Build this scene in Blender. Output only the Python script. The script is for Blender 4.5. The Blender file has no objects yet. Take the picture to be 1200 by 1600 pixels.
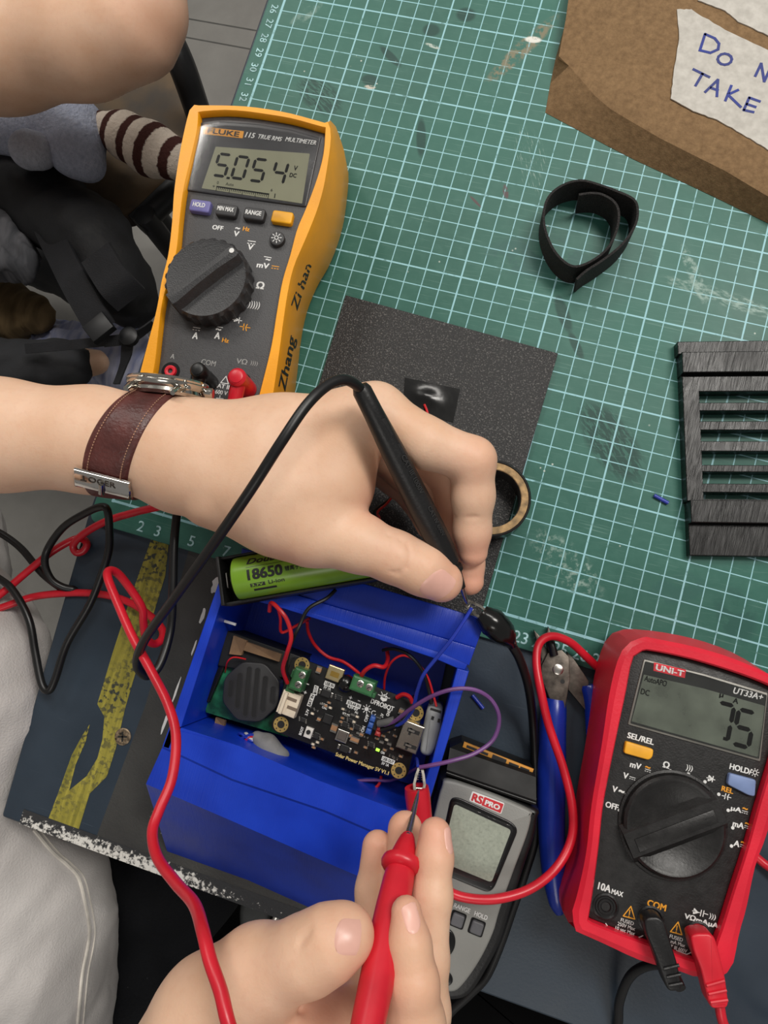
import bpy, bmesh, math, random
import numpy as np
from mathutils import Vector, Matrix

# ------------------------------------------------------------------ camera, world, lights, exposure
scene = bpy.context.scene
COL = scene.collection
S = 0.01                       # everything below is laid out in centimetres; meshes are stored in metres
def _rot(r):
    r = np.array(r, float); t = np.linalg.norm(r); k = r / t
    K = np.array([[0, -k[2], k[1]], [k[2], 0, -k[0]], [-k[1], k[0], 0]])
    return np.eye(3) + math.sin(t) * K + (1 - math.cos(t)) * K @ K
CAMPOS = np.array([19.6036, -1.0979, 36.3911])
CAMR = _rot((-0.1394, 0.1195, 0.2762)) @ np.diag([1.0, -1.0, -1.0])
FOC = 1100.0
cam_data = bpy.data.cameras.new('camera'); cam = bpy.data.objects.new('camera', cam_data); COL.objects.link(cam)
cam_data.sensor_fit = 'VERTICAL'; cam_data.sensor_height = 36.0; cam_data.lens = FOC / 1600 * 36.0
cam_data.clip_start = 0.01; cam_data.clip_end = 50
_m = Matrix.Identity(4)
for i in range(3):
    _m[i][0] = CAMR[0][i]; _m[i][1] = -CAMR[1][i]; _m[i][2] = -CAMR[2][i]; _m[i][3] = CAMPOS[i] * S
cam.matrix_world = _m
scene.camera = cam

world = bpy.data.worlds.new('room_ambient'); scene.world = world; world.use_nodes = True
world.node_tree.nodes['Background'].inputs[0].default_value = (1.0, 0.97, 0.93, 1)
world.node_tree.nodes['Background'].inputs[1].default_value = 0.22
def area(name, loc, size, power, col=(1, 0.96, 0.9)):
    d = bpy.data.lights.new(name, 'AREA'); d.shape = 'RECTANGLE'; d.size = size[0]; d.size_y = size[1]
    d.energy = power; d.color = col
    o = bpy.data.objects.new(name, d); COL.objects.link(o)
    o.location = Vector(loc) * S
    return o
area('ceiling_light_panel', (92, 92, 190), (0.9, 0.5), 31)
area('ceiling_light_panel', (-141, 165, 190), (0.6, 1.0), 25)
area('ceiling_light_panel', (0, 140, 190), (0.9, 0.4), 14)  # weak fill lamp, added to lift the light over the mat
area('ceiling_light_panel', (60, -170, 190), (0.9, 0.5), 9)
scene.view_settings.view_transform = 'Standard'; scene.view_settings.look = 'None'
scene.view_settings.gamma = 1.0; scene.view_settings.use_curve_mapping = False
scene.view_settings.exposure = 0.0

# ------------------------------------------------------------------ helpers: points
def P(x, y, z):
    """photo pixel + height above the mat (cm) -> world point (cm)"""
    d = CAMR.T @ np.array([(x - 600) / FOC, (y - 800) / FOC, 1.0])
    t = (z - CAMPOS[2]) / d[2]
    q = CAMPOS + t * d
    return Vector((q[0], q[1], z))
def depth(v): return float(CAMR[2] @ (np.array(v) - CAMPOS))
def rad(px, v): return px * depth(v) / FOC          # pixel length at a world point -> cm
def PL(pts, z): return [P(x, y, z) for x, y in pts]
def spl(pts, n=6, closed=False):
    """Catmull-Rom through points (any dimension tuples / Vectors)"""
    p = [np.array(q, float) for q in pts]; m = len(p); out = []
    segs = m if closed else m - 1
    for i in range(segs):
        if closed: a, b, c, d = p[(i - 1) % m], p[i], p[(i + 1) % m], p[(i + 2) % m]
        else: a, b, c, d = p[max(i - 1, 0)], p[i], p[i + 1], p[min(i + 2, m - 1)]
        for k in range(n):
            t = k / n
            out.append(0.5 * ((2 * b) + (-a + c) * t + (2 * a - 5 * b + 4 * c - d) * t * t + (-a + 3 * b - 3 * c + d) * t ** 3))
    if not closed: out.append(p[-1])
    return out
def spl3(pts, n=6, closed=False): return [Vector(q) for q in spl(pts, n, closed)]
def rnd(poly, r, n=4):
    """round the corners of a closed polygon of Vectors by length r (number or list)"""
    out = []; m = len(poly)
    for i in range(m):
        a, b, c = Vector(poly[i - 1]), Vector(poly[i]), Vector(poly[(i + 1) % m])
        rr = r[i] if isinstance(r, (list, tuple)) else r
        if rr <= 0: out.append(b); continue
        d0 = min(rr, (a - b).length * .49); d1 = min(rr, (c - b).length * .49)
        p0 = b + (a - b).normalized() * d0; p1 = b + (c - b).normalized() * d1
        for k in range(n + 1):
            t = k / n; out.append(p0 * (1 - t) ** 2 + b * 2 * t * (1 - t) + p1 * t * t)
    return out
def area2(o): return sum(o[i - 1].x * o[i].y - o[i].x * o[i - 1].y for i in range(len(o))) / 2
def offs(o, d):
    """move a closed xy outline inwards by d (cm), z kept"""
    s = 1 if area2(o) > 0 else -1; m = len(o); out = []
    for i in range(m):
        a, b, c = o[i - 1], o[i], o[(i + 1) % m]
        e0 = Vector((b.x - a.x, b.y - a.y)); e1 = Vector((c.x - b.x, c.y - b.y))
        if e0.length < 1e-7: e0 = e1
        if e1.length < 1e-7: e1 = e0
        n0 = Vector((-e0.y, e0.x)).normalized() * s; n1 = Vector((-e1.y, e1.x)).normalized() * s
        nn = n0 + n1
        if nn.length < 1e-6: nn = n0
        nn.normalize(); k = d / max(nn.dot(n0), 0.4)
        out.append(Vector((b.x + nn.x * k, b.y + nn.y * k, b.z)))
    return out
def atz(o, z): return [Vector((v[0], v[1], z)) for v in o]

# ------------------------------------------------------------------ helpers: geometry = (verts, faces)
def join(*gs):
    V, F = [], []
    for v, f in gs:
        n = len(V); V += [Vector(q) for q in v]; F += [tuple(i + n for i in q) for q in f]
    return V, F
def loft(rings, cap0=True, cap1=True, closed=True, loop=False):
    n = len(rings[0]); V = [Vector(p) for r in rings for p in r]; F = []
    R = len(rings)
    for i in range(R if loop else R - 1):
        j = (i + 1) % R
        for k in range(n if closed else n - 1):
            l = (k + 1) % n
            F.append((i * n + k, i * n + l, j * n + l, j * n + k))
    if not loop:
        if cap0: F.append(tuple(reversed(range(n))))
        if cap1: F.append(tuple(range((R - 1) * n, R * n)))
    return V, F
def prism(o, z0, z1, bev=0.0, bev0=0.0, nb=3):
    """solid from an xy outline between heights z0 < z1, top edge rounded by bev"""
    rings = []
    if area2(o) < 0: o = list(reversed(o))
    if bev0 > 0:
        for k in range(nb):
            a = math.pi / 2 * k / nb; rings.append(atz(offs(o, bev0 * (1 - math.sin(a))), z0 + bev0 * (1 - math.cos(a))))
        rings.append(atz(o, z0 + bev0))
    else: rings.append(atz(o, z0))
    if bev > 0:
        for k in range(nb + 1):
            a = math.pi / 2 * k / nb; rings.append(atz(offs(o, bev * (1 - math.cos(a))), z1 - bev + bev * math.sin(a)))
    else: rings.append(atz(o, z1))
    return loft(rings)
def frame(t):
    t = Vector(t).normalized(); u = Vector((0, 0, 1)) if abs(t.z) < .9 else Vector((1, 0, 0))
    a = t.cross(u).normalized(); return a, t.cross(a).normalized()
def tube(path, r, n=10, closed=False, caps=True, flat=None):
    path = [Vector(p) for p in path]; m = len(path); rr = r if isinstance(r, (list, tuple)) else [r] * m
    T = []
    for i in range(m):
        if closed: d = path[(i + 1) % m] - path[i - 1]
        else: d = path[min(i + 1, m - 1)] - path[max(i - 1, 0)]
        T.append(d.normalized() if d.length > 1e-9 else Vector((0, 0, 1)))
    a, b = frame(T[0]); rings = []
    for i in range(m):
        a = (a - T[i] * a.dot(T[i])).normalized(); b = T[i].cross(a)
        rings.append([path[i] + (a * math.cos(2 * math.pi * k / n) + b * math.sin(2 * math.pi * k / n)) * rr[i] for k in range(n)])
    return loft(rings, caps, caps, loop=closed)
def lathe(c, ax, prof, n=24, caps=True):
    """prof: list of (distance along axis, radius)"""
    c = Vector(c); ax = Vector(ax).normalized(); a, b = frame(ax)
    rings = [[c + ax * h + (a * math.cos(2 * math.pi * k / n) + b * math.sin(2 * math.pi * k / n)) * max(r, 1e-4) for k in range(n)] for h, r in prof]
    return loft(rings, caps, caps)
def disc(c, r, z0, z1, bev=0.0, n=24):
    o = [Vector((c[0] + r * math.cos(2 * math.pi * k / n), c[1] + r * math.sin(2 * math.pi * k / n), 0)) for k in range(n)]
    return prism(o, z0, z1, bev)
def ringwall(o_out, o_in, z0, z1, bev=0.03):
    """closed wall between two outlines of equal count"""
    return loft([atz(o_in, z0), atz(o_out, z0), atz(o_out, z1 - bev), atz(offs(o_out, bev), z1), atz(offs(o_in, -bev), z1), atz(o_in, z1 - bev)], loop=True)
def strip(path, w, t, up=None, n_up=None):
    """flat ribbon along path: width w (along up), thickness t"""
    path = [Vector(p) for p in path]; m = len(path); rings = []
    for i in range(m):
        d = (path[min(i + 1, m - 1)] - path[max(i - 1, 0)]).normalized()
        u = Vector(up[i] if isinstance(up, list) else up); u = (u - d * u.dot(d)).normalized(); s = d.cross(u)
        ww = w[i] if isinstance(w, (list, tuple)) else w
        rings.append([path[i] + u * ww / 2 + s * t / 2, path[i] - u * ww / 2 + s * t / 2, path[i] - u * ww / 2 - s * t / 2, path[i] + u * ww / 2 - s * t / 2])
    return loft(rings)
def obox(c, ex, ey, sx, sy, sz, bev=0.0, ez=None):
    """box centred on c (its bottom at c), axes ex, ey in any direction, rounded top edges"""
    c = Vector(c); ex = Vector(ex).normalized(); ey = Vector(ey); ey = (ey - ex * ey.dot(ex)).normalized(); ez = ex.cross(ey)
    def ring(i, h): return [c + ex * x * (sx / 2 - i) + ey * y * (sy / 2 - i) + ez * h for x, y in ((-1, -1), (1, -1), (1, 1), (-1, 1))]
    rs = [ring(0, 0)]
    if bev > 0: rs += [ring(0, sz - bev), ring(bev * .3, sz - bev * .3), ring(bev, sz)]
    else: rs.append(ring(0, sz))
    return loft(rs)

# ------------------------------------------------------------------ helpers: objects
ORG = {}
def tag(o, label=None, cat=None, group=None, kind=None):
    if label: o['label'] = label
    if cat: o['category'] = cat
    if group: o['group'] = group
    if kind: o['kind'] = kind
    return o
def thing(name, label, cat, loc, group=None, kind=None):
    o = bpy.data.objects.new(name, None); COL.objects.link(o); o.empty_display_size = 0.01
    o.location = Vector(loc) * S; ORG[o] = Vector(loc)
    return tag(o, label, cat, group, kind)
def mesh(name, geo, mat, parent=None, org=None, smooth=True, label=None, angle=0.7):
    V, F = geo
    if parent is not None: org = ORG[parent]
    elif org is None:
        org = Vector((sum(v[0] for v in V) / len(V), sum(v[1] for v in V) / len(V), min(v[2] for v in V)))
    me = bpy.data.meshes.new(name)
    me.from_pydata([((v[0] - org.x) * S, (v[1] - org.y) * S, (v[2] - org.z) * S) for v in V], [], F)
    bm = bmesh.new(); bm.from_mesh(me); bmesh.ops.recalc_face_normals(bm, faces=bm.faces[:]); bm.to_mesh(me); bm.free()
    me.materials.append(mat)
    if smooth:
        me.polygons.foreach_set('use_smooth', [True] * len(me.polygons)); me.set_sharp_from_angle(angle=angle)
    o = bpy.data.objects.new(name, me); COL.objects.link(o)
    if parent is not None: o.parent = parent
    else: o.location = org * S
    ORG[o] = org
    if label: o['label'] = label
    return o
FONTS = {}
def text_geo(s, size, bold=0.0, shear=0.0, space=1.0, align='CENTER', width=1.0):
    cu = bpy.data.curves.new('t', 'FONT'); cu.body = s; cu.size = size; cu.align_x = align; cu.align_y = 'CENTER'
    cu.shear = shear; cu.space_character = space; cu.resolution_u = 3; cu.extrude = 0.002
    ob = bpy.data.objects.new('t', cu); COL.objects.link(ob)
    dg = bpy.context.evaluated_depsgraph_get(); me = bpy.data.meshes.new_from_object(ob.evaluated_get(dg))
    V = [Vector((v.co.x * width, v.co.y, v.co.z)) for v in me.vertices]; F = [tuple(p.vertices) for p in me.polygons]
    bpy.data.objects.remove(ob); bpy.data.curves.remove(cu); bpy.data.meshes.remove(me)
    if bold > 0:                                   # heavier strokes: overlaid copies a hair apart
        b = bold * 1.1; V0, F0 = V, F; V, F = [], []
        for q, (dx, dy) in enumerate(((-b, -b * .6), (b, -b * .6), (-b, b * .6), (b, b * .6))):
            n = len(V); V += [Vector((v.x + dx * size, v.y + dy * size, (.004 + .0035 * q) if v.z > 0 else 0)) for v in V0]; F += [tuple(i + n for i in f) for f in F0]
    return V, F
def text(s, c, ex, ey, size, mat, parent, bold=0.0, shear=0.0, space=1.0, align='CENTER', width=1.0, name='lettering', lift=0.006):
    """lettering lying on a surface: c centre, ex reading direction, ey towards letter tops"""
    V, F = text_geo(s, size, bold, shear, space, align, width)
    ex = Vector(ex).normalized(); ey = Vector(ey); ey = (ey - ex * ey.dot(ex)).normalized(); ez = ex.cross(ey); c = Vector(c) + ez * lift
    return mesh(name, ([c + ex * v.x + ey * v.y + ez * v.z for v in V], F), mat, parent, smooth=False)
def copy_tree(o, parent=None):
    c = o.copy(); COL.objects.link(c); c.parent = parent
    for ch in [x for x in bpy.data.objects if x.parent == o]: copy_tree(ch, c)
    return c

# ------------------------------------------------------------------ helpers: materials
def lin(c):
    f = lambda x: x / 12.92 if x <= .04045 else ((x + .055) / 1.055) ** 2.4
    return tuple(f(v / 255) for v in c[:3]) + (1.0,)
class NT:
    """tiny node-expression helper"""
    def __init__(s, name):
        s.m = bpy.data.materials.new(name); s.m.use_nodes = True; s.t = s.m.node_tree
        s.b = s.t.nodes['Principled BSDF']
    def node(s, t, **k):
        n = s.t.nodes.new(t)
        for a, v in k.items(): setattr(n, a, v)
        return n
    def put(s, sock, v):
        if isinstance(v, bpy.types.NodeSocket): s.t.links.new(v, sock)
        elif isinstance(v, (tuple, list)) and len(v) == 3 and sock.type == 'RGBA': sock.default_value = lin(v)
        else: sock.default_value = v
    def math(s, op, a, b=0.0, c=None):
        n = s.node('ShaderNodeMath', operation=op); s.put(n.inputs[0], a); s.put(n.inputs[1], b)
        if c is not None: s.put(n.inputs[2], c)
        return n.outputs[0]
    def mix(s, f, a, b):
        n = s.node('ShaderNodeMix', data_type='RGBA'); s.put(n.inputs[0], f); s.put(n.inputs[6], a); s.put(n.inputs[7], b); return n.outputs[2]
    def coord(s):
        return s.node('ShaderNodeTexCoord').outputs['Object']
    def mapv(s, v, loc=(0, 0, 0), rot=(0, 0, 0), sc=(1, 1, 1)):
        n = s.node('ShaderNodeMapping'); s.put(n.inputs[0], v); n.inputs[1].default_value = loc; n.inputs[2].default_value = rot; n.inputs[3].default_value = sc; return n.outputs[0]
    def noise(s, v, scale, detail=3.0, rough=.5):
        n = s.node('ShaderNodeTexNoise'); s.put(n.inputs['Vector'], v); n.inputs['Scale'].default_value = scale; n.inputs['Detail'].default_value = detail; n.inputs['Roughness'].default_value = rough; return n.outputs[0]
    def voro(s, v, scale, out='Distance', feature='F1'):
        n = s.node('ShaderNodeTexVoronoi', feature=feature); s.put(n.inputs['Vector'], v); n.inputs['Scale'].default_value = scale; return n.outputs[out]
    def ramp(s, v, lo, hi, a=0.0, b=1.0):
        n = s.node('ShaderNodeMapRange'); s.put(n.inputs[0], v); n.inputs[1].default_value = lo; n.inputs[2].default_value = hi; n.inputs[3].default_value = a; n.inputs[4].default_value = b; return n.outputs[0]
    def xyz(s, v):
        n = s.node('ShaderNodeSeparateXYZ'); s.put(n.inputs[0], v); return n.outputs
    def bump(s, h, strength=.3, dist=.001):
        n = s.node('ShaderNodeBump'); s.put(n.inputs['Height'], h); n.inputs['Strength'].default_value = strength; n.inputs['Distance'].default_value = dist
        s.t.links.new(n.outputs[0], s.b.inputs['Normal'])
    def base(s, v): s.put(s.b.inputs['Base Color'], v)
    def set(s, rough=.5, metal=0.0, spec=.5, coat=0.0, **k):
        s.put(s.b.inputs['Roughness'], rough); s.b.inputs['Metallic'].default_value = metal; s.b.inputs['Specular IOR Level'].default_value = spec
        s.b.inputs['Coat Weight'].default_value = coat
        for a, v in k.items(): s.put(s.b.inputs[a.replace('_', ' ')], v)
        return s
def mat(name, c, rough=.5, metal=0.0, spec=.5, var=0.08, vs=60.0, bump=0.0, bs=400.0, coat=0.0, bd=.0006):
    """plain procedural material: colour broken up by noise, optional fine bump"""
    n = NT(name); co = n.coord(); f = n.noise(co, vs, 4)
    d = tuple(max(0, v * (1 - var * 2)) for v in c); u = tuple(min(255, v * (1 + var)) for v in c)
    n.base(n.mix(n.ramp(f, .3, .7), d, u)); n.set(rough, metal, spec, coat)
    n.put(n.b.inputs['Roughness'], n.ramp(f, .3, .7, max(.02, rough * .88), min(1, rough * 1.12)))
    if bump: n.bump(n.noise(co, bs, 2), bump, bd)
    return n.m
# ------------------------------------------------------------------ shared materials
M = {}
M['black_plastic'] = mat('black_plastic', (20, 20, 21), .4, bump=.15, bs=900)
M['black_rubber'] = mat('black_rubber', (17, 17, 18), .38, var=.1)
M['black_gloss'] = mat('black_gloss', (12, 12, 13), .22)
M['red_plastic'] = mat('red_plastic', (212, 30, 48), .38, var=.04)
M['red_rubber'] = mat('red_rubber', (205, 28, 46), .33, var=.05)
M['white_print'] = mat('white_print', (226, 226, 224), .55, var=.02)
M['orange_print'] = mat('orange_print', (232, 158, 40), .55, var=.03)
M['black_ink'] = mat('black_ink', (24, 24, 24), .5, var=.02)
M['steel'] = mat('steel', (190, 186, 180), .25, metal=1.0, var=.05)
M['dark_steel'] = mat('dark_steel', (104, 97, 90), .42, metal=.85, var=.15, vs=200, bump=.1)
M['lcd_segment'] = mat('lcd_segment', (9, 10, 9), .7, spec=.1, var=.02)

# ------------------------------------------------------------------ floor
def m_floor():
    n = NT('concrete_floor'); co = n.coord(); f = n.noise(co, 6, 6, .6); g = n.noise(co, 90, 4)
    n.base(n.mix(n.ramp(f, .3, .7), (104, 102, 98), (128, 126, 121))); n.set(.6); n.bump(g, .15, .002); return n.m
fl = mesh('floor', obox((20, 10, -77), (1, 0, 0), (0, 1, 0), 500, 500, 2), m_floor(), smooth=False)
tag(fl, 'grey concrete floor', kind='structure')
for a_, b_ in (((240, 20), (430, 53)), ((240, 49), (430, 84))):
    pa, pb_ = P(*a_, -75), P(*b_, -75); mesh('floor_seam', obox((pa + pb_) / 2 + Vector((0, 0, -.05)), pb_ - pa, Vector((-(pb_ - pa).y, (pb_ - pa).x, 0)), (pb_ - pa)  .length * 2, .3, .06), mat('seam_filler', (74, 73, 70), .8), fl, smooth=False)

# ------------------------------------------------------------------ workbenches
def m_bench():
    n = NT('slate_laminate'); co = n.coord(); x = n.xyz(co)
    f = n.noise(co, 25, 5); base = n.mix(n.ramp(f, .3, .7), (38, 50, 62), (48, 61, 74))
    scr = n.noise(n.mapv(co, rot=(0, 0, .6), sc=(8, 260, 1)), 6, 3)
    base = n.mix(n.ramp(scr, .70, .78, 0, .35), base, (84, 96, 106))
    n.base(base); n.set(n.ramp(f, .3, .7, .38, .5)); n.bump(n.noise(co, 700, 2), .05); return n.m
M['bench'] = m_bench()
ZT = -0.3
def A3(pts, z): return [P(x, y, z) for x, y in pts]
# bench: front edge and left edge traced; it runs on under the mat and out of frame at the top
bl = P(2, 1276, ZT); fdir = (P(748, 1549, ZT) - P(33, 1287, ZT)).normalized(); ldir = Vector((-fdir.y, fdir.x, 0))
def bench(name, label, o, M_):
    t = thing(name, label, 'workbench', (o[0].x, o[0].y, -75))
    mesh('tabletop', prism(rnd(o, .15, 2), ZT - 2.5, ZT, .12), M_, t)
    for k in range(4):
        d = (sum(o, Vector()) / 4 - o[k]); d.z = 0; c = o[k] + d.normalized() * 7
        mesh('leg', obox((c.x, c.y, -75), fdir, ldir, 4, 4, 72.2), M['black_plastic'], t)
    return t
bench_main = bench('workbench', 'slate grey workbench top with a worn yellow stripe under the blue box', [bl, bl + fdir * 110, Vector((95, 75, ZT)), Vector((-1.3, 75, ZT)), Vector((-1.3, -1.2, ZT))][:5], M['bench'])
# black painted field, yellow stripe and screw are fixed to the main bench
def m_blackfield():
    n = NT('black_overspray'); co = n.coord(); f = n.noise(co, 40, 5)
    sp = n.voro(co, 330); g = n.noise(co, 14, 3)
    k = n.math('MULTIPLY', n.ramp(sp, .10, .16, 1, 0), n.ramp(g, .62, .72))
    c = n.mix(n.ramp(f, .3, .7), (46, 46, 46), (62, 62, 60)); n.base(n.mix(k, c, (190, 190, 186))); n.set(.5); n.bump(n.noise(co, 900, 3), .25); return n.m
bf = [P(*q, ZT) for q in ((297, 853), (228, 1100), (146, 1320), (640, 1503), (700, 1330), (640, 1190), (600, 945))]
mesh('black_paint', prism(bf, ZT, ZT + .012), m_blackfield(), bench_main, smooth=False)
def m_stripe():
    n = NT('worn_yellow_paint'); co = n.coord(); f = n.noise(n.mapv(co, rot=(0, 0, -.03), sc=(300, 14, 1)), 1.5, 4)
    sp = n.noise(co, 420, 3); g = n.noise(co, 18, 3)
    c = n.mix(n.ramp(f, .35, .65), (122, 116, 40), (160, 150, 58))
    n.base(n.mix(n.math('MULTIPLY', n.ramp(sp, .5, .58), n.ramp(g, .42, .6)), c, (48, 52, 46))); n.set(.6); n.bump(sp, .3); return n.m
ST = m_stripe()
Zs = ZT + .02
st1 = [P(*q, Zs) for q in ((238, 838), (264, 845), (258, 900), (218, 1030), (196, 1105), (180, 1172), (167, 1213), (140, 1240), (118, 1312), (70, 1294), (95, 1228), (108, 1235), (135, 1213), (152, 1185), (160, 1155), (163, 1120), (152, 1100), (176, 1020), (205, 930))]
def flatmesh(o, h):  # concave-safe thin slab
    bm = bmesh.new(); vs = [bm.verts.new(v) for v in o]; bm.faces.new(vs); bmesh.ops.triangulate(bm, faces=bm.faces[:])
    V = [v.co.copy() for v in bm.verts]; bm.verts.index_update(); F = [tuple(v.index for v in f.verts) for f in bm.faces]; n = len(V)
    bm.free()
    m_ = len(o)
    F2 = F + [tuple(reversed([i + n for i in f])) for f in F] + [(i, (i + 1) % m_, (i + 1) % m_ + n, i + n) for i in range(m_)]
    return V + [v - Vector((0, 0, h)) for v in V], F2
st2 = [P(*q, Zs) for q in ((140, 1132), (134, 1158), (118, 1195), (108, 1235), (95, 1228), (112, 1180), (128, 1150))]
mesh('yellow_stripe', flatmesh(st1, .02), ST, bench_main, smooth=False)
mesh('yellow_stripe', flatmesh(st2, .02), ST, bench_main, smooth=False)
sc = P(192, 1151, ZT + .02); scr_ = mesh('screw', lathe(sc, (0, 0, 1), [(-.1, .44), (.03, .44), (.06, .38), (.05, .3)], 20), mat('brass_screw', (128, 112, 92), .5, metal=.6, var=.35, vs=500, bump=.6, bs=600), bench_main)
mesh('slot', join(obox(sc + Vector((0, 0, .045)), (1, .3, 0), (-.3, 1, 0), .5, .08, .02), obox(sc + Vector((0, 0, .045)), (-.3, 1, 0), (-1, -.3, 0), .5, .08, .02)), M['black_ink'], scr_)
def m_chip():
    n = NT('chipped_white_edge'); co = n.coord(); f = n.noise(co, 420, 4, .7); g = n.noise(co, 16, 3)
    d = n.node('ShaderNodeVectorMath', operation='DOT_PRODUCT'); n.put(d.inputs[0], co); d.inputs[1].default_value = tuple(fdir * 100)
    along = n.ramp(n.math('ABSOLUTE', n.math('SUBTRACT', d.outputs['Value'], 6.5)), 2.0, 8.0, .10, -.10)
    across = n.node('ShaderNodeVectorMath', operation='DOT_PRODUCT'); n.put(across.inputs[0], co); across.inputs[1].default_value = tuple(ldir * 100)
    k = n.math('ADD', n.math('ADD', f, n.math('MULTIPLY', n.math('SUBTRACT', g, .5), .4)), along)
    k = n.math('SUBTRACT', k, n.ramp(across.outputs['Value'], .3, .8, 0, .22))
    n.base(n.mix(n.ramp(k, .50, .60), (42, 43, 45), (216, 214, 208))); n.set(.6); n.bump(f, .4); return n.m
ed = [P(*q, ZT) for q in ((110, 1277), (270, 1314), (345, 1338), (440, 1372), (510, 1394), (510, 1398), (345, 1345), (110, 1281))]
e0 = P(30, 1286, ZT); e1 = P(600, 1495, ZT)
mesh('worn_edge', obox((e0 + e1) / 2 + ldir * .36 + Vector((0, 0, .005)), fdir, ldir, (e1 - e0).length, .75, .02), m_chip(), bench_main, smooth=False)
# small white paint chips and marks beside the box are on the bench
wdir = (P(341, 912, ZT) - P(262, 1140, ZT)).normalized(); wsd = Vector((-wdir.y, wdir.x, 0))
for q, r, l in (((336, 915), .25, .5), ((316, 962), .14, .5), ((303, 1012), .07, .5), ((275, 1080), .06, .9), ((258, 1128), .08, .7), ((350, 893), .2, .3)):
    c = P(*q, ZT + .015); random.seed(q[0])
    o = [c + wsd * r * random.uniform(.5, 1.1) * math.cos(a) + wdir * l * random.uniform(.7, 1) * math.sin(a) for a in [k * 2 * math.pi / 13 for k in range(13)]]
    mesh('white_mark', flatmesh(o, .015), M['white_print'], bench_main, smooth=False)

# ------------------------------------------------------------------ cutting mat (origin at grid corner)
def m_mat():
    n = NT('green_cutting_mat'); co = n.coord(); x = n.xyz(co)
    X = n.math('MULTIPLY', x[0], 100.0); Y = n.math('MULTIPLY', x[1], 100.0)
    f = n.noise(co, 9, 5); g = n.noise(co, 160, 4)
    base = n.mix(n.ramp(f, .3, .7), (42, 94, 82), (54, 109, 96))
    base = n.mix(n.ramp(g, .45, .75, 0, .25), base, (76, 124, 112))
    rough = n.ramp(f, .3, .7, .42, .55)
    def line(v, per, off, hw):
        a = n.math('DIVIDE', n.math('ADD', v, off), per)
        d = n.math('ABSOLUTE', n.math('SUBTRACT', n.math('FRACT', n.math('ADD', a, .5)), .5))
        return n.math('LESS_THAN', d, hw / per)
    def mx(a, b): return n.math('MAXIMUM', a, b)
    thin = mx(line(X, 1, 0, .027), line(Y, 1, 0, .027)); thick = mx(line(X, 5, 0, .045), line(Y, 5, -2, .045))
    inside = n.math('MULTIPLY', n.math('MULTIPLY', n.math('GREATER_THAN', X, -.09), n.math('LESS_THAN', X, 42.09)), n.math('MULTIPLY', n.math('GREATER_THAN', Y, -.09), n.math('LESS_THAN', Y, 57.09)))
    bord = mx(n.math('LESS_THAN', n.math('ABSOLUTE', X), .07), n.math('LESS_THAN', n.math('ABSOLUTE', Y), .07))
    L = n.math('MULTIPLY', inside, mx(mx(thin, thick), bord))
    wear = n.ramp(n.noise(co, 120, 5, .7), .34, .44, .25, 1)
    L = n.math('MULTIPLY', L, wear)
    # stains, scuffs and scratches (place, angle, half sizes in cm, colour, noise scale, amount)
    def blot(c, cx, cy, ang, rx, ry, col, ns=120, lo=.45, hi=.6, amt=1.0, st=(1, 1)):
        v = n.mapv(co, loc=(0, 0, 0)); q = n.node('ShaderNodeVectorMath', operation='SUBTRACT'); n.put(q.inputs[0], co); q.inputs[1].default_value = (cx * S, cy * S, 0)
        r = n.mapv(q.outputs[0], rot=(0, 0, -ang)); s = n.mapv(r, sc=(100 / rx, 100 / ry, 0))
        ln = n.node('ShaderNodeVectorMath', operation='LENGTH'); n.put(ln.inputs[0], s)
        m_ = n.ramp(ln.outputs['Value'], .75, 1.05, 1, 0)
        if ns: m_ = n.math('MULTIPLY', m_, n.ramp(n.noise(n.mapv(r, sc=(st[0], st[1], 1)), ns, 4, .65), lo, hi, 0, amt))
        else: m_ = n.math('MULTIPLY', m_, amt)
        return n.mix(m_, c, col)
    def B(px, py): q = P(px, py, 0); return q.x, q.y
    c = base
    dark = (16, 66, 58); pale = (150, 176, 166)
    c = blot(c, *B(728, 23), 0, .62, .5, dark, None); c = blot(c, *B(674, 47), 0, .55, .45, dark, None, amt=.95)
    c = blot(c, *B(610, 88), -.6, 1.0, .25, dark, 60, .25, .35, 1.0)
    c = blot(c, *B(578, 125), 0, .55, .38, dark, None, amt=.95); c = blot(c, *B(500, 150), -.5, 1.7, 1.0, dark, 150, .45, .52, 1.0, (1, 5))
    c = blot(c, *B(658, 215), -1.3, 1.3, .3, dark, None, amt=.95)
    c = blot(c, *B(955, 690), -.75, 2.6, 1.2, dark, 130, .42, .5, 1.0, (1, 4))
    c = blot(c, *B(880, 490), -1.0, 1.2, .35, dark, None, amt=.9); c = blot(c, *B(900, 540), -.9, .9, .25, dark, None, amt=.9)
    c = blot(c, *B(840, 400), .2, 3.0, 1.3, (44, 92, 86), 40, .45, .5, .7)
    c = blot(c, *B(1150, 960), .5, 1.0, 1.5, (40, 88, 80), 70, .45, .52, .8); c = blot(c, *B(1060, 920), .5, 1.5, .8, (46, 96, 88), 70, .4, .5, .7)
    c = blot(c, *B(885, 880), -.5, 2.4, 1.0, pale, 240, .5, .66, .75)
    c = blot(c, *B(830, 250), -1.1, 2.2, .9, pale, 150, .56, .66, .75, (1, 8))
    for an, sd in ((.35, 1.0), (-.5, 3.0), (1.2, 7.0)):
        sn = n.noise(n.mapv(co, loc=(sd, sd, 0), rot=(0, 0, an), sc=(14, 520, 1)), 2.2, 3); c = n.mix(n.ramp(sn, .66, .74, 0, .22), c, (140, 176, 166))
    c = n.mix(L, c, (150, 200, 208))
    c = blot(c, *B(1130, 465), -.12, 3.4, .45, pale, 170, .45, .65, .85, (1, 3)); c = blot(c, *B(1085, 430), -1.0, 1.9, .35, pale, 260, .46, .62, .8)
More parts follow.
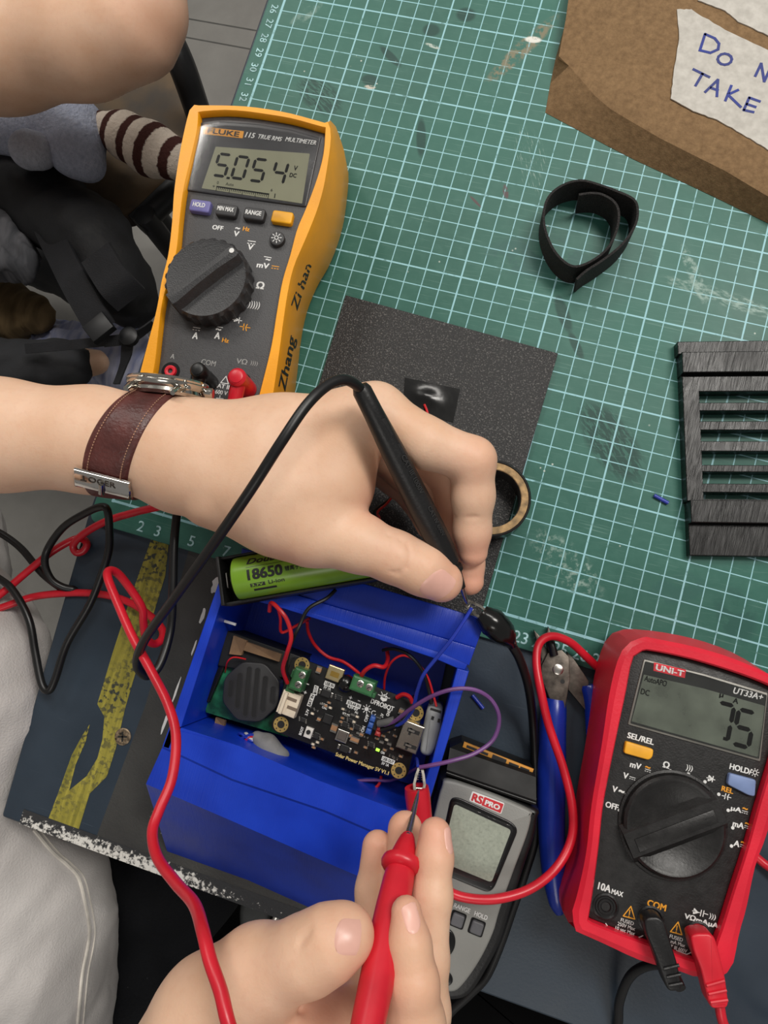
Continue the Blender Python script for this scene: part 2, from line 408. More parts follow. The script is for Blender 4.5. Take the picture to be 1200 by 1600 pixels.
    c = blot(c, *B(1010, 880), .2, 9, 9, (120, 156, 148), 26, .60, .74, .25, (1, 30)); c = blot(c, *B(900, 480), .1, 9, 6, (120, 156, 148), 26, .58, .72, .25, (1, 30))
    c = blot(c, *B(815, 78), 1.05, 3.0, .5, (132, 122, 96), 190, .46, .56, .85); c = blot(c, *B(833, 62), .1, .5, .22, (225, 224, 216), 300, .35, .45)
    c = blot(c, *B(578, 136), .1, .35, .14, (196, 190, 176), 300, .4, .5); c = blot(c, *B(676, 72), -.2, .5, .12, (176, 190, 180), 300, .4, .5)
    c = blot(c, *B(790, 300), .4, .16, .5, (92, 60, 66), 300, .4, .5, .8); c = blot(c, *B(743, 315), -.6, .5, .08, (92, 60, 66), 300, .3, .4, .8)
    c = blot(c, *B(478, 22), .9, 1.2, .4, pale, 120, .45, .65, .6)
    sp = n.voro(n.mapv(co, sc=(1, 1, 0)), 95); k = n.math('MULTIPLY', n.ramp(sp, .035, .06, 1, 0), n.ramp(n.noise(co, 30, 2), .5, .6))
    c = n.mix(n.math('MULTIPLY', k, .8), c, (205, 214, 204))
    n.base(c); n.set(rough, spec=.4); n.bump(n.math('ADD', g, n.math('MULTIPLY', L, .15)), .12, .0006)
    return n.m
corners = [Vector((-1.0, -1.45, 0)), Vector((43.5, -1.45, 0)), Vector((43.5, 58.4, 0)), Vector((-1.0, 58.4, 0))]
cm = mesh('cutting_mat', prism(rnd(corners, .6, 4), ZT, 0, .05), m_mat(), org=Vector((0, 0, 0)))
tag(cm, 'large green self-healing cutting mat with pale blue centimetre grid', 'cutting mat')
mp = mat('pale_blue_print', (168, 208, 212), .55, var=.12, vs=300)
for k in list(range(2, 8)) + list(range(22, 28)):
    text(str(k), (k, -.95, 0), (1, 0, 0), (0, 1, 0), .82, mp, cm, name='numeral', bold=.008)
for k in range(25, 33):
    text(str(k), (-.48, 57 - k, 0), (0, -1, 0), (1, 0, 0), .62, mp, cm, name='numeral', bold=.006)
# ------------------------------------------------------------------ instrument helpers
def resample(pts, n):
    p = [np.array(q, float) for q in spl(pts, 8)]; L = [0]
    for i in range(1, len(p)): L.append(L[-1] + np.linalg.norm(p[i] - p[i - 1]))
    out = []
    for k in range(n):
        t = L[-1] * k / (n - 1); i = min(np.searchsorted(L, t, side='right') - 1, len(p) - 2)
        u = (t - L[i]) / max(L[i + 1] - L[i], 1e-9); out.append(tuple(p[i] * (1 - u) + p[i + 1] * u))
    return out
class Face:
    """lettering on one flat face: z height, reading direction from two photo points"""
    def __init__(s, z, a, b, parent):
        s.z = z; s.ex = (P(*b, z) - P(*a, z)).normalized(); s.ey = Vector((-s.ex.y, s.ex.x, 0)); s.par = parent
    def p(s, x, y, dz=0): return P(x, y, s.z + dz)
    def T(s, txt, x, y, w, h, m, bold=.0, shear=0, dz=0.0, name='lettering', par=None, rot=0.0):
        V, F = text_geo(txt, 1.0, bold, shear); c = P(x, y, s.z + dz)
        x0 = min(v.x for v in V); x1 = max(v.x for v in V); y0 = min(v.y for v in V); y1 = max(v.y for v in V)
        sx = rad(w, c) / (x1 - x0); sy = rad(h, c) / (y1 - y0)
        ex = s.ex * math.cos(rot) + s.ey * math.sin(rot); ey = s.ey * math.cos(rot) - s.ex * math.sin(rot)
        return mesh(name, ([c + ex * (v.x - (x0 + x1) / 2) * sx + ey * (v.y - (y0 + y1) / 2) * sy + Vector((0, 0, .004 + (v.z + .002 if v.z > 0 else 0))) for v in V], F), m, par or s.par, smooth=False)
    def seg(s, pts, m, w=2.0, dz=0.0, name='marking', par=None, closed=False):
        """stroke drawn through photo points, w pixels wide"""
        q = [P(a, b, s.z + dz) for a, b in pts]; r = rad(w, q[0]); gs = []
        if closed: q = q + [q[0]]
        for i_, (a, b) in enumerate(zip(q, q[1:])):
            d = (b - a); 
            if d.length < 1e-6: continue
            gs.append(obox((a + b) / 2 + Vector((0, 0, .004 + .003 * (i_ % 3))), d, Vector((-d.y, d.x, 0)), d.length + r * .6, r, .006))
        return mesh(name, join(*gs), m, par or s.par, smooth=False)
    def quad(s, pts, z0, z1, m, name, r=0.0, bev=0.0, par=None, label=None):
        """raised plate whose top outline is traced at height z1"""
        o = [P(a, b, z1) for a, b in pts]
        if r: o = rnd(o, r)
        return mesh(name, prism(o, z0, z1, bev), m, par or s.par, label=label)
    def dashes(s, x, y, w, m, kind='dc'):
        c = P(x, y, s.z); r = rad(w, c); gs = []
        def bar(dx, dy, l): gs.append(obox(c + s.ex * dx * r + s.ey * dy * r + Vector((0, 0, .004)), s.ex, s.ey, l * r, .10 * r, .006))
        bar(0, .16, 1.0)
        if kind == 'dc':
            for k in (-.38, 0, .38): bar(k, -.16, .24)
        mesh('marking', join(*gs), m, s.par, smooth=False)
SEG = {'a': ((.04, 1), (.96, 1)), 'b': ((1, .97), (1, .53)), 'c': ((1, .47), (1, .03)), 'd': ((.04, 0), (.96, 0)), 'e': ((0, .47), (0, .03)), 'f': ((0, .97), (0, .53)), 'g': ((.06, .5), (.94, .5))}
DIG = {'5': 'afgcd', '0': 'abcdef', '4': 'fgbc', '7': 'abc', '1': 'bc'}
def digit(face, ch, x, y, w, h, m, par, shear=0.0, th=.16, dz=0.0):
    c = face.p(x, y, dz); W = rad(w, c); H = rad(h, c); t = W * th
    for k in DIG[ch]:
        (x0, y0), (x1, y1) = SEG[k]
        def q(u, v): return c + face.ex * ((u - .5) * W + shear * (v - .5) * H) + face.ey * (v - .5) * H
        a, b = q(x0, y0), q(x1, y1); d = (b - a).normalized(); nn = Vector((-d.y, d.x, 0))
        o = [a, a + d * t * .6 + nn * t * .6, b - d * t * .6 + nn * t * .6, b, b - d * t * .6 - nn * t * .6, a + d * t * .6 - nn * t * .6]
        mesh('lcd_digit_segment', prism(o, c.z + .002, c.z + .012), m, par, smooth=False)
def m_clear(name, tint=(255, 255, 255)):
    n = NT(name); t = n.t; out = [x for x in t.nodes if x.type == 'OUTPUT_MATERIAL'][0]
    tr = n.node('ShaderNodeBsdfTransparent'); tr.inputs[0].default_value = lin(tint); gl = n.node('ShaderNodeBsdfGlossy'); gl.inputs['Roughness'].default_value = .06
    fr = n.node('ShaderNodeFresnel'); fr.inputs[0].default_value = 1.45; mx = n.node('ShaderNodeMixShader')
    t.links.new(fr.outputs[0], mx.inputs[0]); t.links.new(tr.outputs[0], mx.inputs[1]); t.links.new(gl.outputs[0], mx.inputs[2]); t.links.new(mx.outputs[0], out.inputs[0])
    return n.m
M['clear'] = m_clear('clear_acrylic')

# ------------------------------------------------------------------ yellow multimeter
def yellow_meter():
    ZF, ZR = 4.2, 4.5
    root = thing('multimeter', 'yellow and grey digital multimeter reading 5.054, top left of the cutting mat', 'multimeter', P(380, 450, 0))
    ym = mat('yellow_holster', (246, 166, 20), .4, var=.03, vs=40, bump=.1, bs=1200)
    gm = mat('charcoal_panel', (66, 66, 68), .5, var=.05, vs=500, bump=.35, bs=1500, bd=.0004)
    Ro = [(516, 188), (523, 194), (535, 227), (538, 241), (536, 270), (530, 315), (520, 352), (505, 389), (487, 420), (472, 455), (464, 485), (458, 521), (452, 575), (445, 627), (434, 690)]
    Rt = [(514, 190), (519, 205), (519, 225), (514, 262), (507, 300), (496, 336), (479, 378), (462, 418), (453, 455), (446, 500), (438, 560), (428, 627), (415, 700)]
    Ri = [(508, 202), (505, 241), (495, 280), (478, 326), (464, 359), (453, 400), (441, 440), (432, 490), (424, 540), (412, 590), (401, 632), (385, 690)]
    Lo = [(304, 164), (296, 172), (285, 216), (277, 260), (271, 304), (268, 350), (262, 400), (252, 440), (244, 485), (231, 535), (218, 585), (206, 640), (198, 680)]
    Li = [(312, 178), (310, 205), (300, 250), (289, 298), (283, 345), (279, 387), (272, 420), (257, 469), (250, 520), (244, 572), (233, 620), (222, 675)]
    To = [(312, 165), (345, 165), (384, 166.5), (420, 171), (455, 177.5), (490, 187), (508, 192)]
    Ti = [(318, 177), (350, 175), (384, 177), (420, 182), (455, 188), (485, 196), (503, 201)]
    N = 40
    def outl(L, R, T, z, botL, botR):
        o = [P(x, y, z) for x, y in resample(T, 12)] + [P(x, y, z) for x, y in resample(R, N)]
        o += [P(x, y, z) for x, y in resample([botR, ((botL[0] + botR[0]) / 2, (botL[1] + botR[1]) / 2 + 10), botL], 8)] + [P(x, y, z) for x, y in reversed(resample(L, N))]
        return o
    top = outl(Lo, Rt, To, ZR, (215, 700), (398, 722)); inn = outl(Li, Ri, Ti, ZR, (235, 690), (372, 706))
    sil = outl(Lo, Ro, To, 2.4, (215, 705), (420, 727))
    # left and top walls are upright: reuse the top outline there
    n12 = 12
    mid = []
    for i, (a, b) in enumerate(zip(top, sil)):
        if n12 <= i < n12 + N: mid.append(b)
        elif i < n12: t = (i / n12) ** 2; mid.append(atz([a], 2.4)[0].lerp(b, t))
        elif i < n12 + N + 8: t = 1 - (i - n12 - N) / 8; mid.append(atz([a], 2.4)[0].lerp(b, t))
        else: mid.append(atz([a], 2.4)[0])
    body = loft([atz(offs(mid, .35), 0.0), atz(offs(mid, .05), .5), mid, [a.lerp(b, .9) for a, b in zip(mid, top)], atz(offs(top, .07), ZR + .1), atz(offs(inn, -.05), ZR + .1), atz(inn, ZR), atz(inn, ZF - .3)])
    mesh('holster', body, ym, root, angle=.6)
    face = mesh('face_panel', prism(offs(inn, .02), ZF - .6, ZF, .03), gm, root)
    f = Face(ZF, (311, 320), (440, 338), root); W, O = M['white_print'], M['orange_print']
    # display window
    f.quad([(311, 192), (345, 186), (400, 190), (455, 199), (502, 212), (478, 323), (291, 297)], ZF - .1, ZF + .07, mat('display_bezel', (52, 52, 55), .3), 'display_bezel', r=.12, bev=.03)
    f2 = Face(ZF + .075, (311, 320), (440, 338), root)
    lc = mat('lcd_grey_green', (138, 138, 112), .35, var=.02)
    lcd = f2.quad([(337, 229), (484, 240), (472, 318), (315, 294)], ZF + .05, ZF + .085, lc, 'lcd_screen', r=.05)
    f3 = Face(ZF + .088, (345, 259), (450, 273), root); D = M['lcd_segment']
    for ch, x, y in (('5', 347, 258), ('0', 375.5, 262), ('5', 404, 266), ('4', 437, 270)): digit(f3, ch, x, y, 19, 37, D, lcd, th=.2, shear=.04)
    f3.seg([(355, 278), (358, 278.4)], D, 3.6, par=lcd)
    f3.T('V', 462, 263, 6, 8, D, .02, par=lcd); f3.T('DC', 458, 274, 11, 7, D, .02, par=lcd)
    f3.T('0', 340.5, 285.5, 3, 5, D, par=lcd); f3.T('Auto', 359, 288, 13, 5, D, par=lcd); f3.T('6', 424.5, 297, 3, 5, D, par=lcd); f3.T('+', 334, 291, 4, 4, D, par=lcd)
    f3.seg([(339, 291.5), (420, 303.5)], D, 2.2, par=lcd)
    for k in range(0, 29):
        t = k / 28; a = (339 + 81 * t, 291.5 + 12 * t); l = 7 if k % 7 == 0 else 4
        f3.seg([a, (a[0] - .2 * l, a[1] + l)], D, .9, par=lcd)
    f3.seg([(430, 303), (429, 309)], D, 1.4, par=lcd)
    f2.quad([(319, 198), (381, 205), (379, 216), (317, 209)], ZF + .06, ZF + .085, M['orange_print'], 'brand_badge')
    f4 = Face(ZF + .09, (320, 203), (378, 210.5), root)
    f4.T('FLUKE', 349.3, 207, 52, 8.5, M['black_ink'], .02)
    f4.T('115', 391, 211.5, 16, 9, W, .02, shear=.2); f4.T('TRUE RMS', 422, 215.5, 39, 7.5, W, .015, shear=.2); f4.T('MULTIMETER', 470, 220.5, 50, 7.5, W, .015, shear=.2)
    f.quad([(314, 196), (345, 190), (400, 194), (455, 203), (499, 216), (476, 320), (294, 295)], ZF + .16, ZF + .2, M['clear'], 'clear_window', r=.1)
    # buttons
    bl_ = mat('violet_button', (112, 108, 168), .5); bk = mat('grey_button', (52, 52, 54), .5); by = mat('yellow_button', (242, 170, 20), .45)
    for x, y, m_, t, w in ((312, 321, bl_, 'HOLD', 20), (353.5, 327.5, bk, 'MIN MAX', 27), (397, 333.5, bk, 'RANGE', 26), (440.5, 338.5, by, None, 0)):
        c = P(x, y, ZF + .3); o = rnd([c + f.ex * a * rad(17, c) + f.ey * b * rad(10, c) for a, b in ((-1, -1), (1, -1), (1, 1), (-1, 1))], .14)
        b_ = mesh('button', prism(o, ZF - .05, ZF + .3, .08), m_, root)
        if t: Face(ZF + .3, (311, 320), (440, 338), root).T(t, x - 1, y - 1, w, 7.5, W, .025, par=b_)
    c = P(432.5, 372, ZF + .25); b_ = mesh('backlight_button', disc(c, rad(12, c), ZF - .05, ZF + .25, .06), bk, root)
    fb = Face(ZF + .25, (311, 320), (440, 338), root); cx, cy = 432, 371.5
    fb.seg([(cx + 3 * math.cos(a), cy + 3 * math.sin(a)) for a in [k * math.pi / 4 for k in range(8)]], W, 1.1, par=b_, closed=True)
    for k in range(8):
        a = k * math.pi / 4; fb.seg([(cx + 5 * math.cos(a), cy + 5 * math.sin(a)), (cx + 8 * math.cos(a), cy + 8 * math.sin(a))], W, 1.2, par=b_)
    # rotary dial
    dz = 5.25; c = P(321.5, 433, dz); r = rad(67, c); n = 96
    prof = []
    o0 = [Vector((c.x + r * math.cos(2 * math.pi * k / n), c.y + r * math.sin(2 * math.pi * k / n), 0)) for k in range(n)]
    og = [Vector((c.x + (r + (.05 if (k // 2) % 2 else -.03)) * math.cos(2 * math.pi * k / n), c.y + (r + (.05 if (k // 2) % 2 else -.03)) * math.sin(2 * math.pi * k / n), 0)) for k in range(n)]
    dm = mat('dial_plastic', (46, 46, 48), .42, var=.05, vs=500, bump=.35, bs=1500, bd=.0004)
    dial = mesh('rotary_dial', loft([atz(og, ZF - .02), atz(og, dz - .15), atz(offs(o0, .1), dz), atz(offs(o0, .3), dz - .03), atz(offs(o0, r * .9), dz - .06)]), dm, root, angle=.5)
    a = P(366, 388, dz + .4); b = P(263, 466, dz + .4); ax = (b - a).normalized(); si = Vector((-ax.y, ax.x, 0))
    L = (b - a).length; rings = []
    for t, w in ((0, .36), (.04, .42), (.3, .34), (.6, .36), (.95, .46), (1, .42)):
        q = a + ax * L * t; w *= 1.0
        rings.append([q + si * (w + .28) + Vector((0, 0, -.6)), q + si * w * .9 + Vector((0, 0, 0)), q + si * .1 + Vector((0, 0, .06)), q - si * w * .55 + Vector((0, 0, 0)), q - si * (w + .15) + Vector((0, 0, -.6))])
    mesh('pointer_bar', loft(rings), dm, dial, angle=.4)
    d = P(362, 391.5, dz + .45); mesh('pointer_dot', disc(d, rad(4, d), d.z - .08, d.z + .02), W, dial)
    # range markings
    f.T('OFF', 340.5, 356, 18, 7.5, W, .03)
    f.T('V', 369.5, 365.5, 9, 9, W, .03); f.T('~', 371.5, 357, 8, 3, W, .03); f.T('Hz', 385, 358, 11, 7, O, .03)
    f.T('V', 391.5, 386.5, 9, 9, W, .03); f.dashes(393, 379, 13, W)
    f.T('mV', 411, 415, 20, 9, W, .03); f.T('~', 419, 406, 8, 3, W, .03); f.seg([(413, 401), (424, 403)], W, 1.2); f.dashes(430, 418, 12, O)
    f.T('Ω', 407, 446, 13, 12, W, .03); f.T(')))))', 397, 477, 19, 13, W, .01)
    f.seg([(363, 499), (378, 501.5)], W, 1.2); f.seg([(367, 496), (366, 502), (373, 500.5)], W, 1.6, closed=True); f.seg([(374.5, 496.5), (373, 505)], W, 1.4)
    f.seg([(375, 510), (381, 511)], O, 1.3); f.seg([(381.5, 506), (380, 516)], O, 1.5); f.seg([(386.5, 507), (384, 511.5), (385, 517)], O, 1.5); f.seg([(384, 511.5), (391, 512.5)], O, 1.3)
    f.T('A', 305.5, 524.5, 9, 11, W, .03); f.dashes(307, 514, 12, W)
    f.T('A', 340, 524.5, 9, 11, W, .03); f.T('~', 341.5, 515, 9, 3, W, .03); f.seg([(336, 510), (348, 512)], W, 1.2); f.T('Hz', 352.5, 532, 11, 7, O, .03)
    G = mat('grey_print', (150, 150, 148), .5); 
    f.T('A', 270, 557, 7, 8, G, .02); f.T('COM', 326, 567, 24, 9, G, .02); f.T('VΩ', 378, 565, 18, 9, G, .02); f.T('))))', 397, 568, 12, 8, G)
    f.seg([(345, 598), (357, 600), (353.5, 588)], W, 1.2, closed=True); f.T('CAT II', 346, 603.5, 26, 7, W, .02); f.T('600 V', 346, 613.5, 20, 7, W, .02)
    f.seg([(344, 618), (343.3, 622)], W, 1.2); f.seg([(338, 622), (349, 623)], W, 1.2); f.seg([(340, 625), (347, 626)], W, 1.1); f.seg([(342, 628), (345, 628.4)], W, 1)
    f.seg([(320, 598), (320, 609), (332, 612)], W, 1.4)
    # input jacks
    for x, y, ring in ((266.5, 580, M['red_plastic']), (312, 590, None), (378, 597, None)):
        c = P(x, y, ZF + .03); mesh('input_jack', lathe((c.x, c.y, ZF), (0, 0, 1), [(-.05, .47), (.03, .47), (.035, .33), (-.05, .31)], 24), M['black_gloss'], root)
        if ring: mesh('jack_ring', lathe((c.x, c.y, ZF), (0, 0, 1), [(-.05, .12), (.1, .13), (.13, .2), (.12, .28), (0, .31)], 24, caps=False), ring, root)
    # handwriting along the sloping right flank
    from mathutils.bvhtree import BVHTree
    bv = BVHTree.FromPolygons([v[:] for v in body[0]], [list(q) for q in body[1]])
    for s_, a, b, hgt in (('Zhang', (443, 611), (460, 524), 17), ('Zi han', (462, 484), (485, 412), 17)):
        V, F = text_geo(s_, 1.0, .014, .25); x0 = min(v.x for v in V); x1 = max(v.x for v in V); dx, dy = b[0] - a[0], b[1] - a[1]; L = math.hypot(dx, dy); V2 = []
        for v in V:
            u = (v.x - x0) / (x1 - x0); t = v.y * hgt; x = a[0] + dx * u + dy / L * t - 3; y = a[1] + dy * u - dx / L * t
            o = Vector(CAMPOS); d = (P(x, y, 0) - o).normalized(); h = bv.ray_cast(o, d); p, nm = (h[0], h[1]) if h[0] else (P(x, y, 2.5), -d)
            if nm.dot(d) > 0: nm = -nm
            V2.append(p + nm * (.01 + (v.z + .002 if v.z > 0 else 0)))
        mesh('handwriting', (V2, F), M['black_ink'], root, smooth=False)
    return root
meter_y = yellow_meter()
# ------------------------------------------------------------------ red multimeter
def red_meter():
    ZF, ZR = 3.5, 3.85
    root = thing('multimeter', 'red and black digital multimeter reading 7.5, at the right edge below the mat', 'multimeter', P(1050, 1270, ZT))
    rm = mat('red_holster', (222, 30, 54), .4, var=.05, vs=30, bump=.12, bs=900); bk = mat('black_face', (26, 25, 25), .48, var=.1, vs=300, bump=.3, bs=1300, bd=.0004)
    Lo = [(985, 983), (973, 985), (957, 1000), (947, 1023), (935, 1073), (925, 1158), (908, 1257), (902, 1335), (889, 1372), (879, 1400), (879, 1424), (888, 1441)]
    Lt = [(1003, 996), (990, 1000), (975, 1012), (964, 1035), (952, 1085), (940, 1165), (924, 1260), (917, 1325), (908, 1372), (898, 1412), (893, 1428), (896, 1441)]
    Li = [(1004, 1017), (997, 1019), (990, 1026), (985, 1042), (977, 1085), (967, 1132), (953, 1201), (942, 1260), (936, 1317), (927, 1388), (922, 1420), (919, 1437)]
    To = [(990, 983), (1030, 987), (1087, 998), (1143, 1015), (1197, 1039), (1232, 1058)]
    Tt = [(1010, 995), (1040, 1001), (1087, 1011), (1143, 1028), (1190, 1048), (1224, 1066)]
    Ti = [(1010, 1016), (1040, 1021), (1087, 1032), (1143, 1049), (1185, 1064), (1212, 1076)]
    Ro = [(1238, 1062), (1248, 1080), (1244, 1130), (1228, 1200), (1208, 1270), (1194, 1315), (1180, 1353), (1166, 1419), (1155, 1458), (1146, 1504), (1136, 1520)]
    Ri = [(1218, 1080), (1222, 1095), (1218, 1140), (1205, 1190), (1184, 1260), (1166, 1325), (1143, 1396), (1128, 1445), (1120, 1467), (1112, 1494), (1108, 1500)]
    Bo = [(1126, 1526), (1087, 1526), (1064, 1518), (1002, 1501), (945, 1475), (900, 1455)]
    Bi = [(1100, 1503), (1080, 1499), (1050, 1488), (1001, 1470), (960, 1455), (925, 1441)]
    def outl(L, T, R, B, z):
        return [P(*q, z) for q in resample(T, 12)] + [P(*q, z) for q in resample(R, 26)] + [P(*q, z) for q in resample(B, 12)] + [P(*q, z) for q in reversed(resample(L, 26))]
    top = outl(Lt, Tt, Ro, Bo, ZR); inn = outl(Li, Ti, Ri, Bi, ZR); low = outl(Lo, To, Ro, Bo, 2.0)
    n = len(top); mid = []
    for i in range(n):
        if 12 <= i < 50: mid.append(atz([top[i]], 2.0)[0])
        elif i >= 50: mid.append(low[i])
        else: mid.append(low[i].lerp(atz([top[i]], 2.0)[0], (i / 12) ** 3))
    ridge = [a.lerp(b, .35) for a, b in zip(top, inn)]
    body = loft([atz(offs(mid, .35), .16), atz(offs(mid, .03), .5), mid, [a.lerp(b, .85) for a, b in zip(mid, top)], top, atz(ridge, ZR + .12), atz(offs(inn, -.06), ZR + .1), atz(inn, ZR), atz(inn, ZF - .3)])
    mesh('holster', body, rm, root, angle=.45)
    mesh('face_panel', prism(offs(inn, .02), ZF - .6, ZF, .04), bk, root)
    for i in (14, 35, 54, 72):
        q = mid[i].lerp(sum(mid, Vector()) / n, .2); mesh('rubber_foot', disc(q, .5, ZT + .005, .3, n=16), M['black_rubber'], root)
    a, b = (977, 1160), (1139, 1206)
    f = Face(ZF, a, b, root); W, O = M['white_print'], M['orange_print']
    f.quad([(1006, 1030), (1100, 1053), (1200, 1083), (1188, 1190), (981, 1132)], ZF - .05, ZF + .06, mat('window_rim', (120, 118, 112), .3, metal=.3), 'window_rim', r=.06, bev=.02)
    f.quad([(1008, 1033), (1100, 1056), (1198, 1086), (1186, 1186), (985, 1130)], ZF, ZF + .07, mat('window_black', (38, 40, 38), .25), 'display_window', r=.05)
    lcd = f.quad([(1006, 1054), (1100, 1076), (1195, 1103), (1184, 1183), (987, 1127)], ZF + .05, ZF + .078, mat('lcd_dark_green', (98, 106, 94), .3, var=.08, vs=80), 'lcd_screen', r=.04)
    f3 = Face(ZF + .08, a, b, root); D = M['lcd_segment']
    digit(f3, '7', 1130, 1128, 23, 56, D, lcd, th=.24); digit(f3, '5', 1162, 1138, 24, 54, D, lcd, th=.24)
    f3.seg([(1131.5, 1154), (1135, 1155)], D, 5, par=lcd)
    f3.T('AutoAPO', 1024.5, 1064, 34, 9, D, .01, par=lcd); f3.T('DC', 1008, 1081.5, 13, 9, D, .01, par=lcd); f3.T('μ', 1127, 1087.5, 6, 7, D, .02, par=lcd); f3.T('A', 1149.5, 1095, 8, 8, D, .02, par=lcd)
    f.quad([(1022, 1035), (1072, 1046.5), (1070, 1059.5), (1021, 1048)], ZF + .06, ZF + .085, M['red_plastic'], 'brand_badge')
    f4 = Face(ZF + .087, (1022, 1041), (1071, 1053), root); f4.T('UNI-T', 1046.5, 1047.5, 43, 9, W, .03); f4.T('UT33A+', 1169, 1084, 45, 10, W, .02, shear=.2)
    f.quad([(1009, 1035), (1100, 1058), (1197, 1087), (1185, 1185), (986, 1129)], ZF + .12, ZF + .15, M['clear'], 'clear_window', r=.05)
    f.T('SEL/REL', 1001, 1154, 41, 9, W, .03); f.T('HOLD/', 1157, 1201.5, 33, 9, W, .03)
    cx, cy = 1179.5, 1207; f.seg([(cx + 3 * math.cos(k * math.pi / 4), cy + 3 * math.sin(k * math.pi / 4)) for k in range(8)], W, 1.1, closed=True)
    for k in range(8): f.seg([(cx + 4.5 * math.cos(k * math.pi / 4), cy + 4.5 * math.sin(k * math.pi / 4)), (cx + 6.5 * math.cos(k * math.pi / 4), cy + 6.5 * math.sin(k * math.pi / 4))], W, 1)
    f.quad([(978, 1158), (1021.5, 1171), (1020, 1183), (1014, 1188), (975, 1177)], ZF - .05, ZF + .22, mat('amber_button', (238, 170, 40), .45), 'button', r=.1, bev=.06)
    f.quad([(1140, 1208), (1182, 1219), (1180, 1245), (1170, 1243), (1137, 1226)], ZF - .05, ZF + .22, mat('blue_button', (122, 142, 186), .45), 'button', r=.1, bev=.06)
    # dial
    dz = ZF + .45; c = P(1055, 1293, dz); r = rad(79, c); dm = mat('dial_black', (28, 27, 27), .4, var=.08, vs=200, bump=.12, bs=900)
    ringm = lathe((c.x, c.y, ZF), (0, 0, 1), [(-.05, r + .12), (.1, r + .12), (.14, r + .02), (.1, r - .06)], 48); mesh('dial_ring', ringm, bk, root)
    dial = mesh('rotary_dial', lathe((c.x, c.y, ZF), (0, 0, 1), [(0, r - .02), (.35, r - .05), (.45, r - .16), (.42, r - .3), (.25, r - .5), (.22, .3)], 48), dm, root)
    A_ = P(984, 1322, dz + .1); B_ = P(1127, 1268, dz + .1); ax = (B_ - A_).normalized(); si = Vector((-ax.y, ax.x, 0)); L = (B_ - A_).length; w = rad(22, A_)
    rings = [[q + si * w * (1.35 if lo else 1) * s_ + Vector((0, 0, -.35 if lo else 0)) for s_, lo in ((1, 1), (.85, 0), (-.85, 0), (-1, 1))] for q in (A_ - ax * .05, A_ + ax * .1, B_ - ax * .1, B_ + ax * .05)]
    bar = mesh('pointer_bar', loft(rings), dm, dial, angle=.3)
    mesh('pointer_inset', obox((A_ + B_) / 2 + Vector((0, 0, -.02)) - si * .08, ax, si, L * .86, w * .9, .07, .03), dm, dial)
    d = B_ - ax * .55 + Vector((0, 0, .06)); mesh('pointer_mark', obox(d - si * .05, ax, si, .35, .05, .01), M['black_ink'], dial)
    for x, y in ((1020.7, 1209.4), (1047.3, 1204.5), (1075.4, 1209.4), (1101.4, 1221.5), (996.9, 1221), (978.4, 1241.4), (967.7, 1266), (1123, 1241), (1137.7, 1266), (1144.8, 1293.4), (1142.8, 1321.8)):
        q = P(x, y, ZF); mesh('range_dot', disc(q, rad(2.6, q), ZF, ZF + .012, n=12), W, root)
    f.T('mV', 993, 1196, 17, 9, W, .03); f.T('~', 1012, 1199, 8, 3, O, .03); f.dashes(1012, 1204, 9, W)
    f.T('Ω', 1041, 1195, 10, 10, W, .03); f.T(')))', 1077, 1200.5, 10, 10, W, .01)
    f.seg([(1104, 1215), (1117, 1218.5)], W, 1.2); f.seg([(1108, 1212), (1106.5, 1219.5), (1113, 1217.5)], W, 2, closed=True); f.seg([(1114.5, 1213), (1112.5, 1221.5)], W, 1.5)
    f.T('V', 977.5, 1212, 8, 9, W, .03); f.dashes(988, 1216, 9, W); f.T('V', 960.5, 1233, 8, 9, W, .03); f.T('~', 971, 1236.5, 9, 4, W, .04); f.T('OFF', 956, 1259, 20, 9, W, .03)
    f.T('REL', 1136.5, 1234, 18, 8, O, .03); f.seg([(1128, 1243), (1133, 1244)], W, 1.2); f.seg([(1134, 1240), (1132, 1248)], W, 1.4); f.seg([(1139, 1241), (1136.5, 1245), (1137, 1249.5)], W, 1.4); f.seg([(1136.5, 1245), (1142, 1246.5)], W, 1.2)
    for t_, x, y, w_ in (('μA', 1150, 1265, 16), ('mA', 1153.5, 1288.5, 17), ('A', 1151, 1318, 9)):
        f.T(t_, x, y, w_, 9, W, .03); f.T('~', x + w_ / 2 + 6, y - 1.5, 8, 3, O, .03); f.dashes(x + w_ / 2 + 5.5, y + 4, 9, W)
    f.T('10A', 944.5, 1386.5, 20, 11, W, .03); f.T('MAX', 964.5, 1395, 18, 7.5, W, .03)
    f.T('COM', 1026, 1414.5, 29, 10, O, .03); f.T('VΩmAμA', 1095.5, 1439.5, 52, 10, W, .03)
    f.seg([(1082, 1423), (1093, 1426)], W, 1.2); f.seg([(1085, 1420), (1083.5, 1427), (1090, 1425.5)], W, 2, closed=True); f.seg([(1096, 1422), (1094, 1431)], W, 1.4); f.seg([(1100, 1423), (1098, 1432)], W, 1.4); f.seg([(1100, 1427), (1106, 1429)], W, 1.2); f.T(')))', 1113, 1432.5, 10, 9, W, .01)
    for x, y in ((982.7, 1426), (1056.4, 1450.5)):
        f.seg([(x - 9, y + 5), (x + 9, y + 10), (x + 3, y - 10)], O, 1.6, closed=True); f.seg([(x + 1.5, y - 4), (x + .5, y + 3)], O, 1.5); f.seg([(x + 0, y + 5), (x - .2, y + 6)], O, 1.5)
    for t_, x, y, w_ in (('FUSED', 980, 1440, 20), ('250V Max', 978.5, 1447, 27), ('10 sec Max', 976.5, 1454, 30), ('FUSED', 1056.5, 1465.5, 20), ('mA Max', 1059, 1474, 22), ('CAT III 600V', 1056, 1481, 34)): f.T(t_, x, y, w_, 5.5, W, .01)
